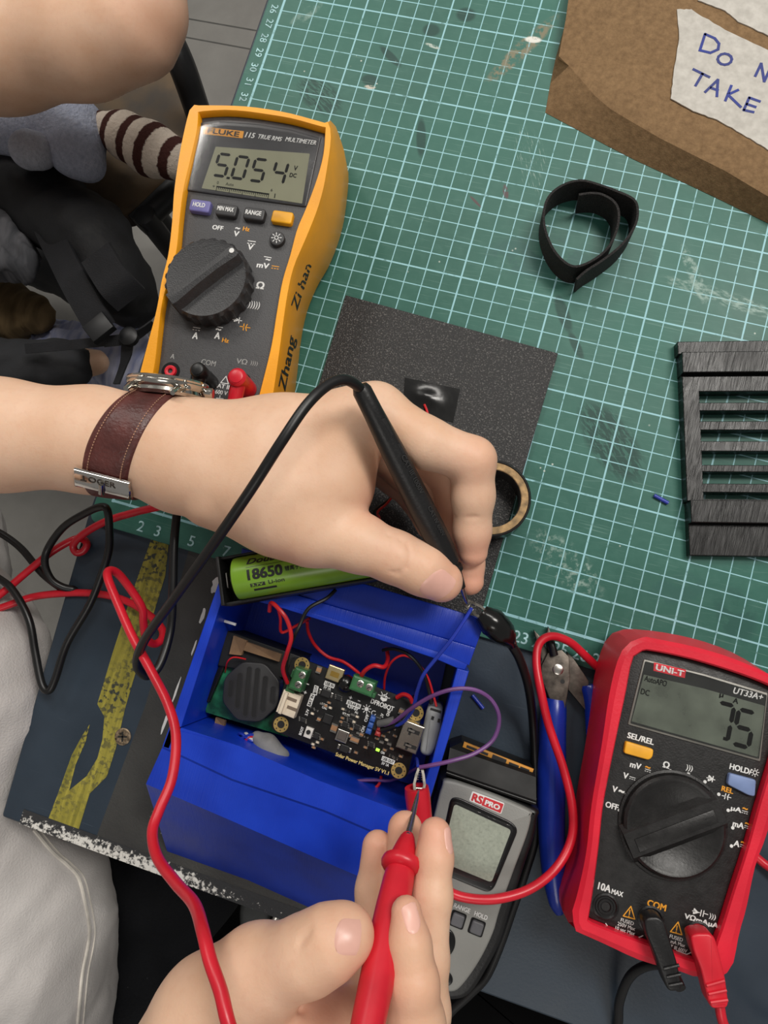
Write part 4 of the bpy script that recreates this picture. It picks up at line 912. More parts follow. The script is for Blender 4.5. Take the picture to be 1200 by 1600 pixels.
# ------------------------------------------------------------------ power board
def board():
    zb = 3.45
    root = thing('circuit_board', 'black solar power circuit board with green screw terminals inside the blue box', 'circuit board', P(545, 1120, 1.0))
    f = Face(zb, (457, 1026), (662, 1103), root); W = M['white_print']; ex, ey = f.ex, f.ey
    pm = mat('black_solder_mask', (22, 22, 23), .3, var=.1, vs=300); gold = mat('gold_pad', (222, 190, 116), .35, metal=.8); sil = M['steel']
    dk = mat('chip_black', (34, 34, 35), .4); tan = mat('capacitor_tan', (168, 124, 88), .5); wh = mat('cream_plastic', (226, 212, 190), .5); gr = mat('terminal_green', (52, 110, 66), .45)
    o = rnd([P(*q, zb) for q in ((458, 1024), (663, 1102), (635, 1219), (422, 1140))], .35)
    mesh('board', prism(o, zb - .16, zb, .01), pm, root, angle=.3)
    def bx(name, x, y, w, h, z, m_, z0=0.0, bev=.02, par=None):
        c = P(x, y, zb + z); return mesh(name, obox(Vector((c.x, c.y, zb + z0)), ex, ey, rad(w, c), rad(h, c), z - z0, bev), m_, par or root, angle=.3)
    for x, y in ((472, 1039), (439, 1132), (623, 1204), (650, 1114)):
        c = P(x, y, zb); n = 24
        mesh('mounting_ring', lathe((c.x, c.y, zb), (0, 0, 1), [(.0, rad(12, c)), (.015, rad(12, c)), (.015, rad(6, c)), (0, rad(5.6, c))], n), gold, root)
        mesh('mounting_hole', disc(c, rad(5.6, c), zb + .002, zb + .01, n=20), M['black_ink'], root)
        for k in range(8):
            a = k * math.pi / 4 + .2; q = c + Vector((math.cos(a), math.sin(a), 0)) * rad(9, c); mesh('via', disc(q, rad(1.1, c), zb + .012, zb + .018, n=8), M['black_ink'], root)
    for (x, y, w, h, s1, s2) in ((465, 1062, 21, 35, (472, 1055), (466, 1070)), (566, 1072, 38, 24, (563, 1068.5), (577, 1074))):
        t = bx('screw_terminal', x, y, w, h, .95, gr, bev=.1)
        bx('terminal_lip', x - (7 if w < 30 else -2), y + (3 if w < 30 else 9), w * .7 if w < 30 else w, h if w < 30 else 8, .6, gr, bev=.05, par=t)
        for q in (s1, s2):
            c = P(*q, zb + .96); mesh('terminal_screw', lathe(c, (0, 0, 1), [(-.1, .16), (.0, .16), (.02, .12)], 16), sil, t); mesh('slot', obox(c + Vector((0, 0, .018)), ex + ey, ey - ex, .24, .04, .008), M['black_ink'], t)
    j = bx('battery_connector', 451, 1100, 30, 36, .55, wh, bev=.03)
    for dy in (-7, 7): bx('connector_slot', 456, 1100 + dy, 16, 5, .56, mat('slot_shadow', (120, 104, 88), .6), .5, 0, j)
    bx('connector_back', 442, 1099, 5, 34, .75, wh, .1, .03, j)
    u = bx('micro_usb_socket', 523, 1053, 26, 22, .28, mat('usb_brass', (214, 196, 150), .3, metal=.9), bev=.04); bx('socket_window', 523, 1054, 14, 8, .29, mat('socket_gold', (160, 130, 60), .4, metal=.6), .2, 0, u)
    us = bx('usb_a_socket', 641, 1152, 34, 44, .7, mat('usb_steel', (176, 168, 158), .28, metal=1), bev=.05)
    for x, y in ((646, 1143), (641, 1166)):
        bx('spring_slot', x, y, 20, 6, .71, M['black_ink'], .66, 0, us); bx('spring_tab', x - 3, y - 1, 10, 3, .72, sil, .66, 0, us); bx('spring_slot', x - 5, y, 4, 11, .71, M['black_ink'], .66, 0, us)
    bx('inductor', 534.5, 1150.5, 19, 18, .2, sil, bev=.02); bx('inductor_core', 534.5, 1150, 14, 14, .28, mat('ferrite', (92, 84, 78), .6), bev=.04)
    bx('power_chip', 512, 1123.5, 14, 14, .12, dk); 
    for x, y, w, h in ((509, 1083.4, 20, 11), (538, 1170, 19, 11)):
        d = bx('diode', x, y, w * .72, h, .22, dk); bx('diode_lead', x - w * .46, y - 3, 4, h * .7, .06, sil, par=d); bx('diode_lead', x + w * .46, y + 3, 4, h * .7, .06, sil, par=d)
    b = bx('boot_button', 481.8, 1145, 12, 16, .2, mat('switch_white', (214, 210, 204), .4)); c = P(481.8, 1144, zb + .25); mesh('button_cap', disc(c, rad(3.4, c), zb + .2, zb + .26, n=14), dk, b)
    for x, y, w, h in ((473, 1125, 10, 9), (494, 1149.5, 11, 12), (539, 1132, 11, 11), (557.6, 1136.5, 10, 10), (580, 1163.6, 9, 10), (541, 1071, 15, 16), (529, 1090, 9, 10), (547, 1126, 8, 8)):
        d = bx('chip', x, y, w * .8, h * .8, .1, dk)
        for s_ in (-1, 1):
            for k in (-1, 0, 1): bx('pin', x + s_ * w * .5 + k * 0, y + k * h * .28 + s_ * w * .19, 2.4, 1.8, .04, sil, par=d, bev=0)
    for x, y, w, h in ((498, 1046.6, 8, 11), (521.8, 1137.6, 10, 14), (554, 1156, 14, 9), (627, 1111.6, 8, 9), (498, 1124, 6, 6), (565, 1148, 6, 6), (548, 1150, 5, 6)):
        d = bx('capacitor', x, y, w, h * .62, .16, tan); bx('capacitor_end', x + 1.5, y - h * .38, w, h * .2, .165, sil, par=d, bev=0); bx('capacitor_end', x - 1.5, y + h * .38, w, h * .2, .165, sil, par=d, bev=0)
    random.seed(5)
    for x, y in ((488, 1106), (494, 1110), (488, 1115), (503, 1100), (509, 1103), (516, 1106), (514, 1098), (536, 1108), (543, 1111), (541, 1118), (535, 1122), (551, 1117), (558, 1120), (533, 1128), (553, 1128), (549, 1139), (560, 1146), (572, 1152), (589, 1154), (596, 1160), (599, 1150), (604, 1156), (606, 1143), (608, 1163), (612, 1170), (601, 1172), (489, 1163), (496, 1160), (490, 1168), (503, 1155), (617, 1150), (615, 1139), (611, 1182), (618, 1186), (626, 1182), (571, 1168), (556, 1176)):
        m_ = random.choice([wh, tan, dk, sil]); d = bx('resistor', x, y, 4.5, 3, .07, dk if m_ is dk else m_, bev=0); bx('resistor_end', x - 2.6, y - 1, 1.4, 3, .075, sil, par=d, bev=0); bx('resistor_end', x + 2.6, y + 1, 1.4, 3, .075, sil, par=d, bev=0)
    led = NT('green_led'); led.base((190, 240, 90)); led.set(.3); led.put(led.b.inputs['Emission Color'], (150, 255, 60)); led.b.inputs['Emission Strength'].default_value = 1.2; bx('led', 590, 1172, 6, 4, .08, led.m)
    bm_ = mat('header_blue', (46, 88, 168), .5); rm_ = mat('jumper_red', (176, 52, 48), .5); gs = mat('heatshrink_grey', (92, 92, 92), .6, bump=.4)
    for k in range(3): bx('pin_header', 582 - k * 3.2, 1124 + k * 9.5, 9, 9, .55, bm_, bev=.08)
    for k in range(2): bx('jumper', 593 - k * 3, 1139 + k * 8, 9, 8, .6, rm_, bev=.1)
    bx('jumper', 588, 1131, 10, 22, .5, M['black_plastic'], bev=.05)
    mesh('heat_shrink', tube(spl3([P(592, 1131, zb + .6), P(602, 1129, zb + .75), P(616, 1125, zb + .8)], 4), .17, 10), gs, root); mesh('heat_shrink', tube(spl3([P(596, 1141, zb + .5), P(610, 1136, zb + .6), P(628, 1130, zb + .7)], 4), .15, 10), M['black_rubber'], root)
    yel = mat('legend_gold', (232, 206, 130), .5)
    fl_ = Face(zb + .002, (524, 1179), (607, 1209.5), root); fl_.T('Solar Power Manager 5V V1.1', 565.5, 1194, 88, 7.5, yel, .03)
    f.T('DFROBOT', 597.5, 1101.5, 38, 7.5, W, .03)
    c = P(600, 1090.5, zb); mesh('logo', prism([c + (ex * math.cos(k * math.pi / 3 + .52) + ey * math.sin(k * math.pi / 3 + .52)) * rad(6, c) for k in range(6)], zb + .001, zb + .01), W, root)
    for dx, dy in ((-9, -5), (9, 1), (-4, -9), (5, -7)): f.seg([(600, 1090), (600 + dx, 1090 + dy)], W, 1)
    for t_, x, y, w, bgw in (('USB IN', 514.7, 1069.5, 14, 17), ('SOLAR IN', 552.6, 1100.5, 20, 23), ('USB OUT', 606.5, 1188, 18, 21)):
        bx('legend_box', x, y, bgw, 7, .006, W, bev=0); Face(zb + .006, (457, 1026), (662, 1103), root).T(t_, x, y, w, 4.5, K, .02)
    for t_, x, y, w, h in (('5V 1A', 511.5, 1075, 12, 4.5), ('4.5V-6V', 551, 1106, 18, 4.5), ('5V 1A', 602, 1194, 12, 4.5), ('DONE', 507, 1101, 9, 3.5), ('CHG', 507, 1106, 8, 3.5), ('SOLAR', 541, 1116, 12, 3.5), ('PG', 557, 1113.5, 5, 3.5), ('+', 548, 1090, 5, 5), ('-', 561, 1095, 4, 1.5), ('+', 477, 1082, 5, 5), ('-', 481, 1069, 4, 1.5), ('ON', 598, 1176, 6, 4)): f.T(t_, x, y, w, h, W, .03)
    R_ = math.pi / 2
    c = P(486, 1094, zb); mesh('legend_box', obox(Vector((c.x, c.y, zb)), ex, ey, rad(7, c), rad(20, c), .006), W, root); Face(zb + .006, (457, 1026), (662, 1103), root).T('BAT IN', 486, 1094, 17, 4.5, K, .02, rot=R_)
    f.T('3.7V', 480, 1113, 10, 4.5, W, .03, rot=R_); f.T('BOOT', 471, 1142, 13, 4.5, W, .03, rot=R_); f.T('ON', 567.5, 1139, 9, 5, W, .03, rot=R_); f.T('OFF', 573, 1122, 12, 5, W, .03, rot=R_); f.T('5V', 597, 1118, 6, 5, W, .03, rot=R_); f.T('GND', 607, 1114, 10, 5, W, .03, rot=R_)
    f.seg([(489, 1084), (492, 1071), (497.5, 1073), (494.5, 1086)], W, 1.2, closed=True)
    for k in range(3): f.seg([(491 + k * 1.6, 1082), (493 + k * 1.6, 1073.5)], W, .8)
    c = P(572.8, 1107.7, zb); mesh('sun_symbol', disc(c, rad(3.2, c), zb, zb + .01, n=16), W, root)
    for k in range(8): a = k * math.pi / 4; f.seg([(572.8 + 4.5 * math.cos(a), 1107.7 + 4.5 * math.sin(a)), (572.8 + 7 * math.cos(a), 1107.7 + 7 * math.sin(a))], W, 1.2)
    f.seg([(584 + 3.5 * math.cos(a), 1114 + 3.5 * math.sin(a)) for a in [k * .5 + .6 for k in range(11)]], W, 1)
    mesh('insulation_blob', lathe(P(541, 1068, zb), (0, 0, 1), [(0, .42), (.25, .38), (.4, .2), (.43, .02)], 14), M['tape_black'], root)
    for q in ((455, 1035), (640, 1105), (440, 1125), (618, 1195)): c = P(*q, zb); mesh('standoff', disc(c, .2, ZT + .27, zb - .17, n=12), bp, root)
    return root
board()

# ------------------------------------------------------------------ speaker on its green board
def speaker():
    zs = 3.2; root = thing('speaker', 'round black slotted speaker on a green circuit board at the left of the blue box', 'speaker', P(390, 1085, ZT + .3))
    c = P(392, 1081, zs); r = rad(47, c); n = 48; dn = (P(388, 1125, zs) - P(396, 1035, zs)).normalized(); sd = Vector((-dn.y, dn.x, 0))
    o = []
    for k in range(n):
        a = 2 * math.pi * k / n; x, y = math.cos(a), math.sin(a); m = max(abs(x), abs(y), (abs(x) + abs(y)) / 1.414) ; rr = r * min(1.0, .955 / max(m, .9) if m > .955 else 1.0)
        o.append(c + sd * x * rr + dn * y * rr)
    sm = mat('speaker_black', (46, 46, 47), .45); b = mesh('speaker_cover', prism([Vector((v.x, v.y, 0)) for v in o], zs - .9, zs, .06), sm, root)
    slot_shade = mat('slot_shade_black', (14, 14, 14), .7)  # slots are flush dark plates; the shade of their depth is in the colour
    for i, (x, y, h) in enumerate(((360.5, 1076, 13), (373, 1079, 27), (386.5, 1080.5, 38), (399.5, 1082.5, 38), (412.5, 1084, 27), (426, 1086, 13))):
        q = P(x, y, zs); h_ = rad(h, q); w = rad(4, q); cap = [q + sd * w * math.cos(a) + dn * (w * math.sin(a) + (h_ - w) * (1 if math.sin(a) >= 0 else -1)) for a in [k * 2 * math.pi / 20 for k in range(20)]]
        g = mesh('grille_slot', prism([Vector((v.x, v.y, 0)) for v in cap], zs - .03, zs + .004), slot_shade, b)
        mesh('slot_rim', tube([Vector((v.x, v.y, zs + .0)) for v in cap], .025, 6, closed=True), sm, b)
    gp = mat('green_board', (30, 104, 70), .35, var=.2, vs=200); zg = zs - .95
    mesh('green_board', prism([P(*q, zg) for q in ((352, 1030), (446, 1064), (450, 1152), (322, 1113), (320, 1098))], zg - .15, zg), gp, root)
    random.seed(3)
    for k in range(16):
        t = k / 15; q = P(350 - 28 * t + random.uniform(-3, 3), 1037 + 62 * t, zg + .1); mesh('solder_joint', lathe(Vector((q.x, q.y, zg)), (0, 0, 1), [(0, .1), (.1, .07), (.16, .02)], 8), M['steel'], root)
    mesh('edge_tape', prism([P(*q, zg + .3) for q in ((346, 1030), (354, 1033), (326, 1098), (317, 1096))], zg, zg + .25, .05), M['tape_black'], root)
    mesh('speaker_wire', tube(spl3([P(352, 1050, zg + .1), P(355, 1035, zs), P(365, 1027, zs + .2), P(384, 1030, zs - .1)], 5), .04, 6), redw, root)
    mesh('stand_block', obox(P(392, 1081, ZT + .27), fdir, ldir, 2.6, 2.2, zs - 1.1 - ZT - .27), bp, root)
    return root
speaker()
kr = mat('card_scrap', (138, 108, 78), .85, var=.12, bump=.3)
for pts, z, lab in ((((365, 993), (387, 1001), (377, 1024), (358, 1022)), 3.0, 'folded brown card scrap beside the battery holder inside the blue box'), (((385, 1003), (441, 1022), (436, 1034), (380, 1016)), 3.05, 'long folded brown card strip above the round speaker'), (((337, 1121), (353, 1126), (350, 1136), (335, 1132)), 2.2, 'tiny brown card scrap below the round speaker')):
    o = [P(*q, z) for q in pts]; o[1] = o[1] + Vector((0, 0, .15)); q2 = [v - Vector((0, 0, .25)) for v in o]
    tag(mesh('card_scrap', loft([q2, o]), kr, smooth=False), lab, 'card')
# black tray under the card inside the box
tag(mesh('inner_tray', prism([P(*q, 2.7) for q in ((354, 985), (470, 1026), (445, 1060), (340, 1040))], ZT + .28, 2.7, .05), mat('tray_black', (20, 20, 20), .6)), 'dark plastic tray under the brown card scraps in the blue box', 'tray')
# ------------------------------------------------------------------ smooth bodies from blended tapered limbs
def Q(x, y, z, hw):
    v = P(x, y, z); return (v, rad(hw, v))
class Field:
    def __init__(s, lo, hi, h):
        s.lo = np.array(lo, float); s.h = h; s.n = np.ceil((np.array(hi) - s.lo) / h).astype(int) + 1
        s.f = np.full(tuple(s.n), 50.0, np.float32)
    def sub(s, lo, hi):
        a = np.clip(np.floor((np.array(lo) - s.lo) / s.h).astype(int), 0, s.n - 1); b = np.clip(np.ceil((np.array(hi) - s.lo) / s.h).astype(int) + 1, 1, s.n)
        sl = tuple(slice(i, j) for i, j in zip(a, b)); ax = [(s.lo[d] + np.arange(a[d], b[d]) * s.h).astype(np.float32) for d in range(3)]
        return sl, ax[0][:, None, None], ax[1][None, :, None], ax[2][None, None, :]
    @staticmethod
    def smin(a, b, k):
        h = np.maximum(k - np.abs(a - b), 0) / k; return np.minimum(a, b) - h * h * k * .25
    @staticmethod
    def cone(X, Y, Z, a, ra, b, rb):
        d = b - a; L2 = max(d.dot(d), 1e-9); px, py, pz = X - a.x, Y - a.y, Z - a.z
        t = np.clip((px * d.x + py * d.y + pz * d.z) / L2, 0, 1)
        return np.sqrt((px - t * d.x) ** 2 + (py - t * d.y) ** 2 + (pz - t * d.z) ** 2) - (ra + (rb - ra) * t)
    def chain(s, js, k_in=.3, k_out=.3, root=None, k_root=0.0, m=1.6):
        """js: list of (point, radius) joints; blended into the body; near root point the blend is k_root"""
        lo = [min(v[i] - r for v, r in js) - m for i in range(3)]; hi = [max(v[i] + r for v, r in js) + m for i in range(3)]
        sl, X, Y, Z = s.sub(lo, hi); f = None
        for (a, ra), (b, rb) in zip(js, js[1:]):
            d = s.cone(X, Y, Z, a, ra, b, rb); f = d if f is None else s.smin(f, d, k_in)
        k = k_out
        if root is not None: k = k_out + k_root * np.exp(-((X - root.x) ** 2 + (Y - root.y) ** 2 + (Z - root.z) ** 2) / 2.2 ** 2)
        s.f[sl] = s.smin(s.f[sl], f, k)
    def groove(s, pts, depth_, w):
        pts = [Vector(p) for p in pts]; lo = [min(p[i] for p in pts) - 4 * w for i in range(3)]; hi = [max(p[i] for p in pts) + 4 * w for i in range(3)]
        sl, X, Y, Z = s.sub(lo, hi); d = None
        for a, b in zip(pts, pts[1:]): q = s.cone(X, Y, Z, a, 0, b, 0); d = q if d is None else np.minimum(d, q)
        s.f[sl] += depth_ * np.exp(-(d / w) ** 2)
    def wrinkle(s, amp, fr, seed=0):
        sl, X, Y, Z = s.sub(s.lo, s.lo + (s.n - 1) * s.h); rs = np.random.RandomState(seed)
        for i in range(5):
            k = rs.normal(size=3) * fr * (1 + .5 * i); s.f += amp / (1 + .6 * i) * np.sin(X * k[0] + Y * k[1] + Z * k[2] + rs.rand() * 6 + 1.5 * np.sin(X * k[1] * .5 - Y * k[2] * .6))
    def mesh(s):
        f = s.f; ins = f < 0; n = s.n; c = np.zeros(tuple(n - 1), np.int8)
        for i in (0, 1):
            for j in (0, 1):
                for k in (0, 1): c += ins[i:n[0] - 1 + i, j:n[1] - 1 + j, k:n[2] - 1 + k]
        cells = np.argwhere((c > 0) & (c < 8)); idx = np.full(tuple(n - 1), -1, np.int64); idx[tuple(cells.T)] = np.arange(len(cells))
        pos = np.zeros((len(cells), 3)); cnt = np.zeros(len(cells))
        cor = [(i, j, k) for i in (0, 1) for j in (0, 1) for k in (0, 1)]
        for a in cor:
            for b in cor:
                if sum(abs(p - q) for p, q in zip(a, b)) == 1 and a < b:
                    fa = f[tuple((cells + a).T)]; fb = f[tuple((cells + b).T)]; m = (fa < 0) != (fb < 0); t = np.where(m, fa / np.where(fa == fb, 1, fa - fb), 0)
                    pos += m[:, None] * (np.array(a) + t[:, None] * (np.array(b) - np.array(a))); cnt += m
        V = s.lo + (cells + pos / cnt[:, None]) * s.h; F = []
        for ax in range(3):
            o = [d for d in range(3) if d != ax]; sh = [slice(None)] * 3; sh2 = [slice(None)] * 3; sh[ax] = slice(0, n[ax] - 1); sh2[ax] = slice(1, n[ax])
            e = np.argwhere(ins[tuple(sh)] != ins[tuple(sh2)]); e = e[(e[:, o[0]] > 0) & (e[:, o[1]] > 0) & (e[:, o[0]] < n[o[0]] - 1) & (e[:, o[1]] < n[o[1]] - 1)]
            q = []
            for du, dv in ((-1, -1), (0, -1), (0, 0), (-1, 0)):
                g = e.copy(); g[:, o[0]] += du; g[:, o[1]] += dv; q.append(idx[tuple(g.T)])
            q = np.stack(q, 1); flip = ins[tuple(e.T)] ^ (ax == 1); q[~flip] = q[~flip][:, ::-1]; F.append(q)
        F = np.concatenate(F); F = F[(F >= 0).all(1)]
        return V, F
def npmesh(name, parts, m, parent, tint=None):
    """parts: list of (V, F) arrays in cm -> one mesh; tint: list of (point, radius, amount)"""
    Vs, Fs, n = [], [], 0
    for V, F in parts: Vs.append(V); Fs.append(F + n); n += len(V)
    V = np.concatenate(Vs); F = np.concatenate(Fs); org = ORG[parent]
    me = bpy.data.meshes.new(name); W = ((V - np.array(org)) * S).astype(np.float32)
    me.vertices.add(len(W)); me.vertices.foreach_set('co', W.ravel()); me.loops.add(F.size); me.loops.foreach_set('vertex_index', F.ravel().astype(np.int32))
    me.polygons.add(len(F)); me.polygons.foreach_set('loop_start', (np.arange(len(F)) * 4).astype(np.int32)); me.update(calc_edges=True); me.validate()
    me.polygons.foreach_set('use_smooth', [True] * len(me.polygons)); me.materials.append(m)
    if tint is not None:
        at = me.attributes.new('tint', 'FLOAT', 'POINT'); t = np.zeros(len(V))
        for p, r, a in tint: t = np.maximum(t, a * np.exp(-(((V - np.array(p)) ** 2).sum(1)) / r ** 2))
        at.data.foreach_set('value', t.astype(np.float32))
    o = bpy.data.objects.new(name, me); COL.objects.link(o); o.parent = parent; ORG[o] = org
    return o
def m_skin():
    n = NT('skin'); co = n.coord(); a = n.node('ShaderNodeAttribute'); a.attribute_name = 'tint'; f = n.noise(co, 45, 4); g = n.noise(co, 380, 4)
    c = n.mix(n.ramp(f, .3, .7), (224, 181, 150), (233, 195, 167)); c = n.mix(n.ramp(g, .5, .8, 0, .18), c, (208, 150, 122))
    c = n.mix(a.outputs['Fac'], c, (224, 140, 120)); n.base(c); n.set(.48, spec=.35); n.b.inputs['Subsurface Weight'].default_value = .12; n.b.inputs['Subsurface Radius'].default_value = (.006, .002, .001)
    n.b.inputs['Subsurface Scale'].default_value = 1.0
    n.bump(n.math('ADD', n.noise(co, 1400, 3), n.math('MULTIPLY', n.voro(co, 900), .5)), .12, .0004); return n.m
M['skin'] = m_skin(); M['nail'] = mat('fingernail', (236, 184, 168), .34, var=.04)
from mathutils.bvhtree import BVHTree
def nail(V, F, c, tip, w, l, nrm, parent, lift=.012):
    """nail plate laid on the finger: c centre, tip direction, half width w, half length l (cm)"""
    bv = BVHTree.FromPolygons(V.tolist(), F.tolist()); nrm = Vector(nrm).normalized(); d = Vector(tip); d = (d - nrm * d.dot(nrm)).normalized(); s_ = d.cross(nrm); nu, nv = 12, 12; VV = []; pc = bv.ray_cast(c + nrm * 3, -nrm)[0] or c
    for i in range(nu + 1):
        for j in range(nv + 1):
            u = -1 + 2 * i / nu; v = -1 + 2 * j / nv; ww = w * (1 - .16 * max(0, -v) ** 2) ; k = (1 - abs(u) ** 3.2 * (.30 if v > 0 else .42) * abs(v))
            q = c + d * l * v * k + s_ * ww * u; h = bv.ray_cast(q + nrm * 3, -nrm)
            p = h[0] if h[0] and abs((h[0] - pc).dot(nrm)) < .6 * w + .2 else q - nrm * ((q - pc).dot(nrm) + .3 * w)
            VV.append(p + nrm * (lift + .012 * (1 - u * u)) - nrm * (.03 if (abs(u) > .99 or v < -.99) else 0))
    FF = [(i * (nv + 1) + j, i * (nv + 1) + j + 1, (i + 1) * (nv + 1) + j + 1, (i + 1) * (nv + 1) + j) for i in range(nu) for j in range(nv)]
    m_ = len(VV); VV += [p - nrm * .06 for p in VV]; E = [i * (nv + 1) for i in range(nu + 1)] + [nu * (nv + 1) + j for j in range(1, nv + 1)] + [i * (nv + 1) + nv for i in range(nu - 1, -1, -1)] + [j for j in range(nv - 1, 0, -1)]
    FF += [tuple(reversed([i + m_ for i in f])) for f in FF[:nu * nv]] + [(E[k], E[(k + 1) % len(E)], E[(k + 1) % len(E)] + m_, E[k] + m_) for k in range(len(E))]
    return mesh('fingernail', (VV, FF), M['nail'], parent)

person = thing('person', 'person in a cream shirt and black trousers holding two probes, watch on one wrist', 'person', (-30, -12, -75))
# --- arm with the watch: radial side up, pinching the black probe
FA = Field((-21, -4, .6), (24.5, 14.5, 12.6), .085)
wr = Q(285, 708, 7.4, 70)
FA.chain([Q(-560, 640, 8.6, 150), Q(-260, 660, 8.6, 112), Q(0, 680, 8.2, 84), Q(150, 688, 7.8, 79), Q(235, 698, 7.55, 74), wr], .8, .8)
FA.chain([wr, Q(440, 684, 7.5, 58), Q(588, 646, 8.4, 44)], 1.0, 1.0)
FA.chain([wr, Q(430, 690, 6.3, 58), Q(580, 656, 6.5, 42)], 1.0, 1.0)
FA.chain([wr, Q(430, 700, 5.2, 50), Q(570, 676, 5.0, 38)], 1.0, .9)
FA.chain([wr, Q(430, 712, 4.6, 44), Q(556, 700, 3.8, 34)], 1.0, .9)
FA.chain([Q(300, 735, 7.2, 60), Q(440, 770, 7.3, 92), Q(520, 760, 7.6, 58)], 1.0, 1.2)
FA.chain([Q(560, 664, 7.8, 40), Q(500, 770, 7.4, 62)], 1.0, 1.4)
th = [Q(340, 762, 7.2, 66), Q(490, 826, 7.7, 58), Q(560, 848, 7.75, 45), Q(618, 871, 7.7, 39), Q(660, 890, 7.4, 38), Q(690, 908, 7.0, 33)]
FA.chain(th, .45, .12, th[1][0], 1.0)
ix = [Q(588, 646, 8.4, 44), Q(665, 692, 8.5, 40), Q(738, 719, 8.1, 36), Q(739, 775, 7.4, 33), Q(738, 830, 6.7, 28.5), Q(739, 862, 6.3, 23)]
FA.chain(ix, .3, .06, ix[0][0], .7)
md = [Q(580, 656, 6.5, 42), Q(650, 700, 6.3, 38), Q(708, 742, 5.9, 35), Q(718, 820, 5.4, 30), Q(730, 880, 5.2, 26), Q(734, 908, 5.2, 22)]
FA.chain(md, .3, .06, md[0][0], .7)
rg = [Q(570, 676, 5.0, 38), Q(640, 735, 4.8, 36), Q(678, 775, 4.5, 34), Q(690, 830, 4.3, 28), Q(690, 860, 4.3, 24)]
FA.chain(rg, .3, .06, rg[0][0], .7)
pkf = [Q(556, 700, 3.8, 34), Q(620, 745, 3.4, 30), Q(655, 780, 3.2, 27), Q(672, 820, 3.1, 23)]
FA.chain(pkf, .3, .06, pkf[0][0], .7)
zt_ = 8.55
for pts in (((596, 838), (604, 860), (602, 884)), ((607, 836), (617, 862), (613, 892)), ((624, 842), (630, 866), (622, 896)), ((636, 850), (639, 868), (634, 886))):
    FA.groove([P(x, y, zt_) for x, y in pts], .07, .1)
FA.groove([P(696, 752, 8.6), P(722, 748, 8.9), P(745, 738, 9.0)], .06, .1); FA.groove([P(712, 806, 7.3), P(740, 808, 7.9), P(764, 804, 7.3)], .05, .1)
FA.groove([P(664, 736, 8.0), P(690, 752, 8.2)], .07, .12)
VA, FAc = FA.mesh()
# --- other hand: red probe pinched between thumb and index
FB = Field((8, -30, 7), (26.5, -5.5, 18.4), .085)
w2 = Q(330, 1690, 12.2, 120)
FB.chain([Q(60, 1990, 10, 170), Q(200, 1820, 11.2, 140), w2], .8, .8)
FB.chain([w2, Q(400, 1640, 12, 95), Q(560, 1640, 11.4, 70)], 1, 1.0); FB.chain([w2, Q(480, 1660, 11.6, 85), Q(640, 1655, 12.4, 62)], 1, 1.0)
FB.chain([w2, Q(330, 1582, 12.6, 76), Q(405, 1528, 13.4, 64)], 1, 1.0)
t2 = [Q(330, 1582, 12.6, 76), Q(402, 1522, 13.5, 66), Q(485, 1490, 14.3, 56), Q(520, 1470, 14.5, 52), Q(541, 1459, 14.5, 43)]
FB.chain(t2, .4, .1, t2[1][0], .8)
i2 = [Q(650, 1690, 12.8, 52), Q(650, 1600, 14, 44), Q(646, 1535, 14.3, 38), Q(640, 1475, 14.2, 32), Q(635, 1425, 14, 24)]
FB.chain(i2, .3, .06, i2[0][0], .8)
m2 = [Q(655, 1680, 11.4, 52), Q(664, 1580, 12.4, 38), Q(667, 1500, 12.6, 33), Q(675, 1400, 12.4, 30), Q(679, 1340, 12.2, 27.5), Q(680, 1303, 12, 25)]
FB.chain(m2, .3, .06, m2[0][0], .8)
r2 = [Q(610, 1660, 10.4, 50), Q(622, 1560, 10.6, 36), Q(622, 1470, 10.1, 32), Q(630, 1370, 9.9, 29), Q(633, 1295, 9.7, 27)]
FB.chain(r2, .3, .06, r2[0][0], .8)
p2 = [Q(560, 1640, 10.2, 46), Q(572, 1560, 10.2, 33), Q(576, 1480, 9.6, 29), Q(583, 1390, 9.5, 26), Q(590, 1322, 9.4, 24)]
FB.chain(p2, .3, .06, p2[0][0], .8)
for pts in (((466, 1440), (470, 1480), (480, 1510), (500, 1526)), ((480, 1432), (484, 1470), (496, 1500), (512, 1518)), ((472, 1436), (476, 1476), (488, 1506), (506, 1524))): FB.groove([P(x, y, 15.25) for x, y in pts], .05, .1)
FB.groove([P(470, 1560, 13.0), P(468, 1580, 12.8), P(474, 1600, 12.6)], .12, .16); FB.groove([P(610, 1524, 14.7), P(645, 1528, 15.0), P(678, 1518, 14.7)], .04, .1)
VB, FBc = FB.mesh()
